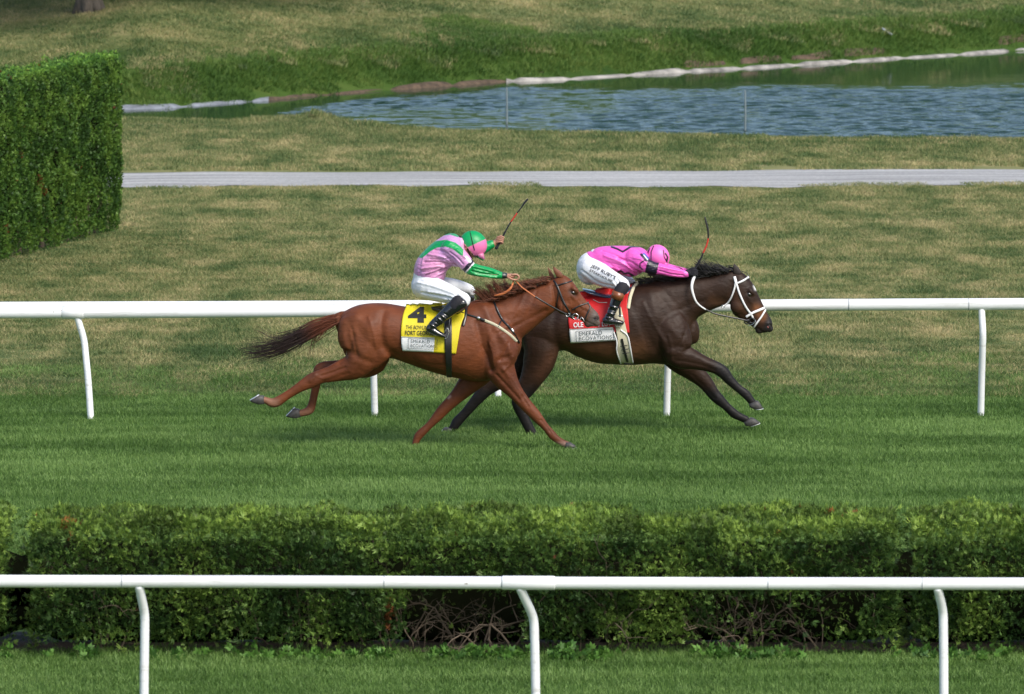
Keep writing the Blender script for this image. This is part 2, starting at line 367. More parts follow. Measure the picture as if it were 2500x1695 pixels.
# bare dark soil under the low hedge
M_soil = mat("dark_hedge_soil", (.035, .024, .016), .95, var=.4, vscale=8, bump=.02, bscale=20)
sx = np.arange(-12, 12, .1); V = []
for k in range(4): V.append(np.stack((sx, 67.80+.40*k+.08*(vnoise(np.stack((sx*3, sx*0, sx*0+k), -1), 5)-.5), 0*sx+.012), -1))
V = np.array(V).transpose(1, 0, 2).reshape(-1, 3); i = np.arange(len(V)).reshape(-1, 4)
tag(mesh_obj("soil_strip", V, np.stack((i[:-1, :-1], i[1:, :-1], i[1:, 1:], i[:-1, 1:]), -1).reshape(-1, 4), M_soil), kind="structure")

def on_slope(px, py, up=0):
    lo, hi = 137.0, 172.0
    for _ in range(50):
        m_ = (lo+hi)/2; q_ = P(px, py, m_)
        if q_[2] > ground_z(q_[0], m_)+up: lo = m_
        else: hi = m_
    return P(px, py, lo)
# gravel service path
M_path = mat("blue_grey_gravel", (.36, .39, .44), .9, var=.16, vscale=18, bump=.01, bscale=90)
def build_path():
    nt = M_path.node_tree; N = nt.nodes; L = nt.links; geo = N.new("ShaderNodeNewGeometry")
    mp = N.new("ShaderNodeMapping"); mp.inputs["Scale"].default_value = (.25, 4.5, 1); L.new(geo.outputs[0], mp.inputs[0])
    n1 = N.new("ShaderNodeTexNoise"); n1.inputs["Scale"].default_value = 1.2; n1.inputs["Detail"].default_value = 5; L.new(mp.outputs[0], n1.inputs[0])
    rp = ramp(N, [(.3, (.25, .25, .245)), (.5, (.36, .36, .355)), (.7, (.51, .51, .50))]); n3 = N.new("ShaderNodeTexNoise"); n3.inputs["Scale"].default_value = 22; n3.inputs["Detail"].default_value = 4; L.new(geo.outputs[0], n3.inputs[0])
    am = N.new("ShaderNodeMath"); am.operation = 'MULTIPLY_ADD'; L.new(n3.outputs[0], am.inputs[0]); am.inputs[1].default_value = .55; am.inputs[2].default_value = -.27
    a2 = N.new("ShaderNodeMath"); L.new(n1.outputs[0], a2.inputs[0]); L.new(am.outputs[0], a2.inputs[1])
    L.new(a2.outputs[0], rp.inputs[0]); L.new(rp.outputs[0], N["Principled BSDF"].inputs["Base Color"])
build_path()
xs = np.arange(-40, 40, .12)
def path_far(x): return np.interp(x, [-7, 7], [G(280, 424)[1], G(2500, 415)[1]])+.10*(vnoise(np.stack((x*1.7, x*0, x*0), -1), 21)-.5)
def path_near(x): return np.interp(x, [-7, 7], [G(280, 459)[1], G(2500, 455.5)[1]])+.75*(fbm(np.stack((x*1.6, x*0, x*0), -1), 5, 22)-.5)
yA, yB = path_near(xs), path_far(xs); V = []
for k in range(6): V.append(np.stack((xs, yA+(yB-yA)*k/5, ground_z(xs, yA+(yB-yA)*k/5)+.008+.02*math.sin(math.pi*k/5)), -1))
V = np.array(V).transpose(1, 0, 2).reshape(-1, 3); i = np.arange(len(V)).reshape(-1, 6)
q = np.stack((i[:-1, :-1], i[1:, :-1], i[1:, 1:], i[:-1, 1:]), -1).reshape(-1, 4)
tag(mesh_obj("gravel_path", V, q, M_path), kind="structure")

# ------------------------------------------------------------------ grass
def tuft_patch(n, size, hgt, wid, lean, clump=0.0, seed=0):
    r = np.random.default_rng(seed); c = r.uniform(-size/2, size/2, (n, 2))
    if clump:
        k = r.uniform(-size/2, size/2, (int(n*.02)+4, 2)); pick = r.random(n) < clump; c[pick] = k[r.integers(0, len(k), pick.sum())]+r.normal(0, .03, (pick.sum(), 2))
    a = r.uniform(0, 2*math.pi, n); h = hgt*r.uniform(.55, 1.25, n); wv = wid*r.uniform(.7, 1.3, n)
    dl = r.uniform(0, 2*math.pi, n); le = lean*r.random(n)*h
    dx, dy = np.cos(a)*wv/2, np.sin(a)*wv/2
    b0 = np.stack((c[:, 0]-dx, c[:, 1]-dy, np.full(n, -.02)), 1); b1 = np.stack((c[:, 0]+dx, c[:, 1]+dy, np.full(n, -.02)), 1)
    mx = np.cos(dl)*le*.35; my = np.sin(dl)*le*.35
    m0 = np.stack((c[:, 0]-dx*.8+mx, c[:, 1]-dy*.8+my, h*.6), 1); m1 = np.stack((c[:, 0]+dx*.8+mx, c[:, 1]+dy*.8+my, h*.6), 1)
    tp = np.stack((c[:, 0]+np.cos(dl)*le, c[:, 1]+np.sin(dl)*le, h), 1)
    V = np.stack((b0, b1, m1, m0, tp), 1).reshape(-1, 3); i = np.arange(n)*5
    F1 = np.stack((i, i+1, i+2, i+3), 1); F2 = np.stack((i+3, i+2, i+4, i+4), 1)
    return V, i, np.repeat(r.random(n), 5)
def grass_field(name, pts, sc, m, label, cat, n=1800, size=1.0, hgt=.05, wid=.006, lean=.8, clump=.0, seed=0):
    """one object: blades of one patch + loose points; a node tree puts the patch on every point"""
    V, i, rnd = tuft_patch(n, size, hgt, wid, lean, clump, seed)
    me = bpy.data.meshes.new(name); NP = len(pts); NV = len(V)
    me.vertices.add(NV+NP); me.vertices.foreach_set("co", np.vstack((V, pts)).astype(np.float32).ravel())
    lo = np.column_stack((i, i+1, i+2, i+3, i+3, i+2, i+4)).ravel()
    me.loops.add(len(lo)); me.loops.foreach_set("vertex_index", lo.astype(np.int32))
    st = np.column_stack((np.arange(n)*7, np.arange(n)*7+4)).ravel()
    me.polygons.add(2*n); me.polygons.foreach_set("loop_start", st.astype(np.int32)); me.update(calc_edges=True)
    def at(nm, tp, a, b):
        x = me.attributes.new(nm, tp, 'POINT'); x.data.foreach_set("value", np.concatenate((a, b)).astype(np.float32 if tp == 'FLOAT' else bool))
    r = np.random.default_rng(seed+5)
    at("is_point", 'BOOLEAN', np.zeros(NV), np.ones(NP)); at("rnd", 'FLOAT', rnd, np.zeros(NP))
    turn = r.integers(0, 4, NP)*math.pi/2+r.normal(0, .12, NP); ro = np.zeros((NV+NP, 3), np.float32); px_, py_ = pts[:, 0], pts[:, 1]
    sx_ = (ground_z(px_+.3, py_)-ground_z(px_-.3, py_))/.6; sy_ = (ground_z(px_, py_+.3)-ground_z(px_, py_-.3))/.6
    for k_ in range(NP): ro[NV+k_] = (Matrix.Rotation(math.atan(sy_[k_]), 3, 'X') @ Matrix.Rotation(-math.atan(sx_[k_]), 3, 'Y') @ Matrix.Rotation(turn[k_], 3, 'Z')).to_euler()
    x_ = me.attributes.new("rot", 'FLOAT_VECTOR', 'POINT'); x_.data.foreach_set("vector", ro.ravel()); at("tall", 'FLOAT', np.ones(NV), sc)
    me.materials.append(m); o = bpy.data.objects.new(name, me); COL.objects.link(o)
    ng = bpy.data.node_groups.new(name+"_spread", 'GeometryNodeTree'); ng.interface.new_socket("Geometry", in_out='INPUT', socket_type='NodeSocketGeometry'); ng.interface.new_socket("Geometry", in_out='OUTPUT', socket_type='NodeSocketGeometry')
    N = ng.nodes; L = ng.links; gi = N.new("NodeGroupInput"); go = N.new("NodeGroupOutput")
    sg = N.new("GeometryNodeSeparateGeometry"); na = N.new("GeometryNodeInputNamedAttribute"); na.data_type = 'BOOLEAN'; na.inputs[0].default_value = "is_point"
    L.new(gi.outputs[0], sg.inputs[0]); L.new(na.outputs["Attribute"], sg.inputs[1])
    ip = N.new("GeometryNodeInstanceOnPoints"); L.new(sg.outputs[0], ip.inputs["Points"]); L.new(sg.outputs[1], ip.inputs["Instance"])
    nt_ = N.new("GeometryNodeInputNamedAttribute"); nt_.data_type = 'FLOAT_VECTOR'; nt_.inputs[0].default_value = "rot"; L.new(nt_.outputs["Attribute"], ip.inputs["Rotation"])
    nh = N.new("GeometryNodeInputNamedAttribute"); nh.data_type = 'FLOAT'; nh.inputs[0].default_value = "tall"
    cs = N.new("ShaderNodeCombineXYZ"); cs.inputs[0].default_value = 1; cs.inputs[1].default_value = 1; L.new(nh.outputs["Attribute"], cs.inputs[2]); L.new(cs.outputs[0], ip.inputs["Scale"])
    L.new(ip.outputs[0], go.inputs[0])
    md = o.modifiers.new("spread", 'NODES'); md.node_group = ng
    tag(o, label, cat, kind="stuff"); return o
def scatter(y0, y1, step, keep, margin=3.6, jit=.15, seed=3):
    r = np.random.default_rng(seed); out = []
    y = y0
    while y < y1:
        hw = y*.0602+margin; xs = np.arange(-hw, hw, step); xs = xs+r.uniform(-jit, jit, len(xs))*step; ys = y+r.uniform(-jit, jit, len(xs))*step
        out.append(np.stack((xs, ys), 1)); y += step
    p = np.vstack(out); k = keep(p[:, 0], p[:, 1]); p = p[k]; return np.column_stack((p, ground_z(p[:, 0], p[:, 1])))
r_ = np.random.default_rng(1)
turf_edge = lambda x: 87.7+.35*(fbm(np.stack((x*.8, x*0, x*0), -1), 3, 4)-.5)
p = scatter(61.8, 88.4, .80, lambda x, y: (y < turf_edge(x)+.2) & ~((y > 68.0) & (y < 69.0)))
grass_field("turf_grass", p, .8+.35*vnoise(np.column_stack((p[:, 0]*.7, p[:, 1]*.9, p[:, 2]*0)), 8), MG_turf, "short bright green racecourse turf under the horses and along the rail", "turf", n=2300, size=1.0, hgt=.045, wid=.006, lean=1.2, seed=1)
p = scatter(87.7, 93.5, .7, lambda x, y: r_.random(len(x)) < .9*(1-sstep(87.8, 93.0, y+1.5*(fbm(np.stack((x*.5, y*.5, x*0), -1), 2, 17)-.5))))
grass_field("mixed_edge_grass", p, .7+.4*r_.random(len(p)), MG_turf, "turf thinning out into the rough grass behind the course rail", "turf", n=1000, size=1.0, hgt=.055, wid=.006, lean=1.5, seed=11)
p = scatter(87.6, 119, .75, lambda x, y: (y > turf_edge(x)) & ((y < path_near(x)-.3+.35*r_.random(len(x))) | (y > path_far(x)+.3)))
ol = r_.random(len(p)) > sstep(87.5, 94.0, p[:, 1]+2*(fbm(np.column_stack((p[:, 0]*.5, p[:, 1]*.5, p[:, 2]*0)), 2, 19)-.5)); pa, p = p[ol], p[~ol]
grass_field("rough_grass", p, .6+.8*fbm(np.column_stack((p[:, 0]*.6, p[:, 1]*.8, p[:, 2]*0)), 2, 8), MG_rough, "patchy olive and straw coloured rough grass between rail and gravel path", "grass", n=1600, size=.95, hgt=.042, wid=.0065, lean=2.0, clump=.25, seed=2)
grass_field("olive_edge_grass", pa, .6+.8*fbm(np.column_stack((pa[:, 0]*.6, pa[:, 1]*.8, pa[:, 2]*0)), 2, 8), MG_olive, "greener olive grass just behind the course rail", "grass", n=1600, size=.95, hgt=.042, wid=.0065, lean=2.0, clump=.25, seed=12)
p = scatter(118.6, 137.5, .8, lambda x, y: (y > path_far(x)+.35) & (y < yn(x)-.6))
grass_field("verge_grass", p, .7+.9*fbm(np.column_stack((p[:, 0]*.5, p[:, 1]*.5, p[:, 2]*0)), 2, 8), MG_rough, "dry olive grass strip between gravel path and pond", "grass", n=1300, size=1.0, hgt=.045, wid=.008, lean=1.9, clump=.25, seed=3)
p = scatter(122, 136, .8, lambda x, y: (r_.random(len(x)) < sstep(-7.5, -3.0, y-yn(x)+1.5*vnoise(np.stack((x*.8, x*0, x*0), -1), 3))) & (y < yn(x)-.7))
grass_field("pond_lip_grass", p, .6+.5*r_.random(len(p)), MG_olive, "greener grass along the near lip of the pond", "grass", n=800, size=1.0, hgt=.07, wid=.010, seed=4)
p = scatter(136, 160, .36, lambda x, y: (y > yf(x)+.3) & (y < yf(x)+1.3+1.3*fbm(np.stack((x*.5, x*0, x*0), -1), 2, 6)+3.6*np.exp(-((x+1.1+.25*(y-148))/1.0)**2)) & (x > X_END-2))
dd = p[:, 1]-yf(p[:, 0])
grass_field("bank_grass", p, 1.25-.5*sstep(.5, 3.0, dd)+.4*r_.random(len(p)), MG_lush, "long bright green grass on the far bank above the pond edge", "grass", n=330, size=.5, hgt=.060, wid=.010, lean=1.5, clump=.3, seed=5)
p = scatter(137, 168, .9, lambda x, y: ((y > yf(x)+1.1) | (x < X_END-1)))
grass_field("hillside_grass", p, .6+.6*fbm(np.column_stack((p[:, 0]*.5, p[:, 1]*.5, p[:, 2]*0)), 2, 8), MG_hill, "mown olive green grass on the slope beyond the pond", "grass", n=900, size=1.05, hgt=.045, wid=.011, lean=1.9, clump=.2, seed=6)
p = scatter(99, 109.5, .7, lambda x, y: (x < -4.2+.0*y) & (np.abs(y-104.5-(x+6)*1.2) < 3.2), margin=1.5)
grass_field("hedge_foot_grass", p, .35+.3*r_.random(len(p)), MG_olive, "deep green grass round the foot of the tall clipped hedge", "grass", n=1000, size=.95, hgt=.08, wid=.008, seed=7)
# ------------------------------------------------------------------ rails
def pipe_line(pts, Y, rpx):   # list of (px,py) of the centre -> world
    return [P(x, y, Yv) for (x, y), Yv in zip(pts, Y)]
def post_mesh(base, knee, top, r=.034):
    """gooseneck post: straight from the ground to the knee, then curving up under the rail"""
    base, knee, top = (np.array(v, float) for v in (base, knee, top)); mb = MB()
    pts = [base-np.array((0, 0, .15)), base+(knee-base)*.45, base+(knee-base)*.80, base+(knee-base)*.96+(top-knee)*.03, knee+(top-knee)*.22, knee+(top-knee)*.6, top]
    tube(mb, catmull(pts, 5), r, r, n=16, sub=1, cap=False, axis=(0, 1, 0.01)); return mb
def fence(label, rail_pts, depth, rpx, posts, collars, joints, group=None):
    root = empty("white_rail_fence", (0, float(depth[0]), 0)); tag(root, label, "fence", group)
    C = catmull([P(x, y, d) for (x, y), d in zip(rail_pts, depth)], 8); k = np.mean(depth)/F
    mb = MB(); tube(mb, C, rpx*k, rpx*k*.95, n=24, cap=True); mb.build("rail", M_white, root)
    xs = C[:, 0]
    def at(px):
        x = None
        for _ in range(4):
            Yv = np.mean(depth) if x is None else np.interp(x, xs, C[:, 1]); x = (px-1250)/F*(Yv*cp_+(CH-1)*sp_)
        return np.array([x, np.interp(x, xs, C[:, 1]), np.interp(x, xs, C[:, 2])])
    for px, blen in collars:
        a, b = at(px-blen/2), at(px+blen/2); mb = MB(); tube(mb, [a, a+(b-a)*.02, (a+b)/2, b-(b-a)*.02, b], [rpx*k+.0015, rpx*k+.006, rpx*k+.006, rpx*k+.006, rpx*k+.0015], n=24, cap=False); mb.build("collar", M_white, root)
    for px in joints:
        a, b = at(px), at(px+2.5); mb = MB(); tube(mb, [a, b], rpx*k+.0015, n=24, cap=False); mb.build("joint_band", M_seam, root)
    for (tx, kx, ky, bx, by, lean) in posts:
        t = at(tx); t[2] -= rpx*k*.6; kn = P(kx, ky, t[1]-lean)
        b = G(bx, by) if by < 1600 else np.array((at(bx)[0], t[1]-lean, 0.0)); b[2] = float(ground_z(b[0], b[1]))
        post_mesh(b, kn, t).build("post", M_white, root)
    return root
M_seam = mat("grey_joint_band", (.42, .45, .48), .6)  # joint bands a darker grey than the rail
# foreground rail (cut by the bottom of the picture)
fence("thick white plastic rail closest to the viewer, in front of the low hedge",
      [(-2600, 1405), (-500, 1417), (0, 1419), (700, 1420.5), (1500, 1424), (2500, 1425.5), (3000, 1426), (5000, 1430)], [63.8]*8, 15.5,
      [(339, 354, 1500, 348, 1700, -.12), (1268, 1304, 1510, 1310, 1700, -.16), (2289, 2303, 1495, 2309, 1700, -.12), (-640, -610, 1500, -605, 1700, -.12), (3250, 3264, 1500, 3270, 1700, -.12), (4230, 4244, 1500, 4250, 1700, -.12), (-1620, -1592, 1500, -1587, 1700, -.12)], [(1290, 130)], [297, 937, 1224, 1874, 2250])
# inner course rail
fence("white course rail running behind both horses with bent posts",
      [(-2400, 768), (-500, 764), (0, 763.5), (560, 761.5), (1200, 756), (1850, 746), (2500, 742.5), (3000, 741), (4600, 736)], [86.6, 86.0, 85.9, 85.9, 85.9, 85.9, 85.9, 85.9, 85.9], 14.6,
      [(188, 206, 832, 224, 1023, .0), (900, 909, 830, 916, 1016, .02), (1632, 1633, 825, 1627, 1015, .04), (2396, 2400, 815, 2394, 1014, .05), (-560, -545, 832, -520, 1024, .0), (3160, 3164, 815, 3150, 1014, .05), (3930, 3934, 812, 3920, 1014, .05), (-1320, -1300, 834, -1280, 1024, .0)], [(178, 52)], [2071, 2364])
# second rail behind it
fence("second white rail just beyond the course rail, ending behind the horses",
      [(-2400, 758), (-500, 753), (0, 750), (560, 748), (1000, 746), (1420, 744)], [89.2, 88.6, 88.4, 88.2, 88.0, 87.9], 13.0,
      [(1200, 1208, 830, 1218, 973, .0)], [], [])
# ------------------------------------------------------------------ hedges and tree
M_streak = mat("pale_streak", (.17, .21, .22), .6)
def foliage_mat(name, tr=.25, rough=.55):
    m = mat(name, vcol=True, rough=rough, spec=.35); nt = m.node_tree; N = nt.nodes; L = nt.links
    a = [n for n in N if n.type == 'VERTEX_COLOR'][0]; t = N.new("ShaderNodeBsdfTranslucent"); L.new(a.outputs[0], t.inputs[0])
    ms = N.new("ShaderNodeMixShader"); ms.inputs[0].default_value = tr; L.new(N["Principled BSDF"].outputs[0], ms.inputs[1]); L.new(t.outputs[0], ms.inputs[2]); L.new(ms.outputs[0], N["Material Output"].inputs[0]); return m
M_leaf = foliage_mat("arborvitae_leaf")
M_twig = mat("grey_brown_twig", (.10, .075, .052), .9, var=.3, vscale=9)
M_core = mat("hedge_inner_shade", (.012, .014, .007), 1, spec=0)  # near-black colour stands for the shade deep inside the hedges
def sprays(C, Nrm, size, cols, k=5, seed=0, up=.35, wid=.16, fan=1.0):
    """flat fans of scale-leaf fingers at points C facing along Nrm; returns V,F,col"""
    r = np.random.default_rng(seed); n = len(C)
    D = Nrm+r.normal(0, .55, (n, 3)); D[:, 2] += up; D /= np.linalg.norm(D, axis=1)[:, None]
    S = np.cross(D, r.normal(0, 1, (n, 3))); S /= np.linalg.norm(S, axis=1)[:, None]; U = np.cross(S, D)
    VV = []; CC = []
    for j in range(k):
        an = (j-(k-1)/2)*.42*fan+r.normal(0, .12, n); ln = size*(1-.22*abs(j-(k-1)/2))*r.uniform(.75, 1.2, n)
        d = D*np.cos(an)[:, None]+S*np.sin(an)[:, None]; s = np.cross(d, U); w_ = size*wid
        o = C+U*(r.normal(0, .08, n)*size)[:, None]
        VV.append(np.stack((o, o+d*(ln*.55)[:, None]+s*w_[:, None], o+d*ln[:, None]+U*(ln*.12)[:, None], o+d*(ln*.5)[:, None]-s*w_[:, None]), 1))
        c = cols*r.uniform(.8, 1.2, (n, 1)); CC.append(np.repeat(c[:, None, :], 4, 1)*np.array((.75, 1, 1.15, 1))[None, :, None])
    V = np.concatenate(VV, 1).reshape(-1, 3); Cc = np.concatenate(CC, 1).reshape(-1, 3)
    return V, np.arange(len(V)).reshape(-1, 4), Cc
def leaf_cols(pts, seed, dark, mid, light, fr=4, brown=.015):
    t = np.clip((fbm(pts*fr, 3, seed)-.3)/.4+np.random.default_rng(seed).normal(0, .22, len(pts)), 0, 1)[:, None]
    dark, mid, light = map(np.array, (dark, mid, light))
    c = np.where(t < .5, dark+(mid-dark)*t*2, mid+(light-mid)*(t-.5)*2)
    b = fbm(pts*3.1, 2, seed+9); rr = np.random.default_rng(seed+1).random(len(pts))
    k = (b > .84) & (rr < .45) | (rr < brown*.25); c[k] = np.array((.16, .055, .018))*np.random.default_rng(5).uniform(.6, 1.2, (k.sum(), 1))
    return c
def twigs(name, starts, parent, seed, hgt=.7, lean=.3, r0=.009):
    r = np.random.default_rng(seed); mb = MB()
    def grow(p, d, ln, rad, lev):
        pts = [p]; q = np.array(p, float); dd = np.array(d, float)
        for _ in range(5):
            dd = dd+r.normal(0, .28, 3); dd /= np.linalg.norm(dd); q = q+dd*ln/5; pts.append(q.copy())
        tube(mb, pts, np.linspace(rad, rad*.45, 6), n=5, cap=False)
        if lev > 0:
            for _ in range(r.integers(2, 4)):
                i = r.integers(1, 6); grow(pts[i], dd+r.normal(0, .7, 3), ln*r.uniform(.4, .7), rad*.55, lev-1)
    for s in starts:
        mb.v, mb.f = [], []; grow(s, (r.normal(0, lean), r.normal(0, .15), 1), hgt*r.uniform(.7, 1.1), r0*r.uniform(.6, 1.3), 3); mb.build(name, M_twig, parent)

# low hedge between foreground rail and turf
HY0, HY1 = 67.55, 68.75
def px_of(x, y, z): return PIX(np.column_stack((x, y, z)))
def hedge_top(x): return 1.075+.045*np.interp(x, [-4.2, -3.6, -2.9, 0, 2.2, 4.3], [.5, -.5, .5, 0, -.9, .2])+.05*(fbm(np.stack((x*1.2, x*0, x*0), -1), 2, 31)-.5)
holes = [((985, 1275), (1440, 1600), 1.0), ((1745, 2030), (1455, 1590), .85), ((25, 68), (1270, 1620), 1.0), ((2195, 2240), (1300, 1420), .75),
         ((255, 345), (1560, 1612), .9), ((1430, 1530), (1540, 1600), .8), ((560, 760), (1585, 1612), .7), ((935, 1010), (1372, 1400), .9), ((1700, 1790), (1540, 1600), .8)]
def hole_mask(px, py, wob):
    m = np.zeros(len(px))
    for (a, b), (c, d), s in holes:
        k = 14; f = sstep(a-k, a+k, px+wob*22)*(1-sstep(b-k, b+k, px+wob*22))*sstep(c-k, c+k, py+wob*18)*(1-sstep(d-k, d+k, py)); m = np.maximum(m, f*s)
    return m
def low_hedge(x0, x1, label, seed, dens=1.0):
    root = empty("clipped_hedge", ((x0+x1)/2, 68.1, 0)); tag(root, label, "hedge", "low clipped hedge pieces")
    r = np.random.default_rng(seed); L_ = x1-x0; P_ = []; Nn = []; SZ = []
    def edge_in(x): return .07*np.exp(-np.minimum(x-x0, x1-x)/.10)
    def place(n, kind):
        x = r.uniform(x0, x1, n); t = hedge_top(x)
        if kind == 'back': x = r.uniform(x0-.25, x1+.25, n); t = hedge_top(x)
        if kind == 'front':
            z = r.uniform(.02, 1, n)*t; y = np.full(n, HY0); nn = np.array((0, -1, .15)); y += .13*sstep(.82, 1.0, z/t)+.05*(1-sstep(0, .5, z/t))
        elif kind == 'back': z = r.uniform(.0, 1, n)*t; y = np.full(n, HY1); nn = np.array((0, 1, .1))
        elif kind == 'end':
            s = r.random(n) < .5; x = np.where(s, x0, x1)+0; z = r.uniform(0, 1, n)*t; y = r.uniform(HY0+.1, HY1, n); nn = None
        elif kind == 'in': x = x+r.normal(0, .06, n); z = r.uniform(.1, .9, n)*t; y = r.uniform(HY0+.1, HY1-.1, n); nn = np.array((0, -1, .5))
        elif kind == 'mid': x = r.uniform(x0-.25, x1+.25, n); t = hedge_top(x); z = r.uniform(.02, 1, n)*t; y = r.uniform(67.85, 68.05, n); nn = np.array((0, -1, .3))
        else: z = t+0*x; y = r.uniform(HY0, HY1, n); nn = np.array((0, -.25, 1)); z = z-.16*(1-sstep(0, .22, y-HY0))-.08*(1-sstep(0, .2, HY1-y))
        if nn is None: nn = np.stack((np.where(s, -1., 1.), 0*x-.2, 0*x+.1), 1)
        else: nn = np.tile(nn, (n, 1)).astype(float)
        cl = fbm(np.stack((x*3.3, y*3.3, z*3.3), -1), 3, 12)-.5
        pt = np.stack((x, y, z), 1)+nn*(cl*.32)[:, None]-nn*(r.random(n)**2*.09)[:, None]
        pt[:, 2] = np.maximum(pt[:, 2], .01)
        ed = edge_in(pt[:, 0]); keep = np.ones(n, bool)
        q = PIX(pt); wob = (fbm(pt*3.0, 3, 44)-.5)*2
        hm = hole_mask(q[:, 0], q[:, 1], wob)
        hm = np.maximum(hm, .9*sstep(.63, .70, fbm(np.stack((pt[:, 0]*1.9, pt[:, 1]*0, pt[:, 2]*2.6+3), -1), 3, 71))*(kind == 'front')*(1-sstep(.55, .9, pt[:, 2])))
        hm = np.maximum(hm, (1-sstep(.02, .20, pt[:, 2]-.17*(fbm(pt*2.2, 3, 8)-.3)))*.85*(kind == 'front'))
        if kind in ('front', 'in', 'end'): keep &= r.random(n) > hm
        if kind == 'end': keep &= True
        P_.append(pt[keep]); Nn.append(nn[keep])
    place(int(3900*L_*dens), 'front'); place(int(2500*L_*dens), 'top'); place(int(420*L_), 'back'); place(int(350*L_), 'in'); place(900, 'end'); place(int(260*(L_+.5)), 'mid')
    C = np.vstack(P_); Nr = np.vstack(Nn)
    sz = .046*r.uniform(.7, 1.35, len(C))
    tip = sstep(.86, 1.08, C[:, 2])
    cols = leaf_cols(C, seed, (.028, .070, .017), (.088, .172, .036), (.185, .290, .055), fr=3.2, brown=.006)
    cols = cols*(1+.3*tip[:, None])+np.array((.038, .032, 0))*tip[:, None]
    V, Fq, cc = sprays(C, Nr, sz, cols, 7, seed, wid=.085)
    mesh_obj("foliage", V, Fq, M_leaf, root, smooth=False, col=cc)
    # near-black core painted for the shade inside the hedge, well behind the leaves
    mb = MB(); xs = np.linspace(x0-.22, x1+.22, max(2, int(L_*3))); tube(mb, [(x, 68.4, .42+.02*math.sin(x*5)) for x in xs], [.25]+[.41]*(len(xs)-2)+[.25], .2, n=10, axis=(0, 1, 0)); mb.build("shade_core", M_core, root)
    st = []
    for (a, b), (c, d), s in holes:
        for _ in range(int((b-a)/34)+2):
            px = r.uniform(a-15, b+15); g_ = G(px, 1606); g_[1] = r.uniform(67.7, 68.1); 
            if x0 < g_[0] < x1: st.append(g_)
    for _ in range(int(L_*1.0)): st.append(np.array((r.uniform(x0, x1), r.uniform(67.8, 68.3), 0)))
    twigs("bare_branch", st, root, seed+2, hgt=.62)
    return root
xh = lambda px: float(G(px, 1600)[0])
low_hedge(-8.0, xh(14), "short end piece of the low clipped hedge, left of the dark vertical gap", 101)
low_hedge(xh(78), xh(2192), "long low clipped hedge with bare twiggy hollows at its foot, behind the thick rail", 102)
low_hedge(xh(2228), 8.0, "low clipped hedge piece to the right of the twiggy notch, with reddish dead sprigs", 103)

# weeds at the foot of the hedge
wp = []
rr = np.random.default_rng(77)
for a, b, n in [(560, 720, 6), (1050, 1280, 26), (1350, 1490, 22), (1690, 1960, 28), (640, 1000, 14), (2180, 2500, 16), (0, 500, 14)]:
    for _ in range(n):
        g_ = G(rr.uniform(a, b), 1608+rr.uniform(-2, 10)); h = rr.uniform(.02, .11)
        for _ in range(9): wp.append((g_[0]+rr.normal(0, .03), g_[1]+rr.normal(0, .03), h*rr.random()+.01))
wp = np.array(wp); V, Fq, cc = sprays(wp, np.tile((0, -.3, 1.), (len(wp), 1)), .05*rr.uniform(.7, 1.3, len(wp)), leaf_cols(wp, 9, (.04, .11, .02), (.08, .19, .03), (.13, .27, .05), brown=0), 4, 5, up=.2, wid=.2, fan=1.8)
tag(mesh_obj("weeds", V, Fq, M_leaf, None, smooth=False, col=cc), "low leafy weeds sprouting along the foot of the low hedge", "weeds", kind="stuff")

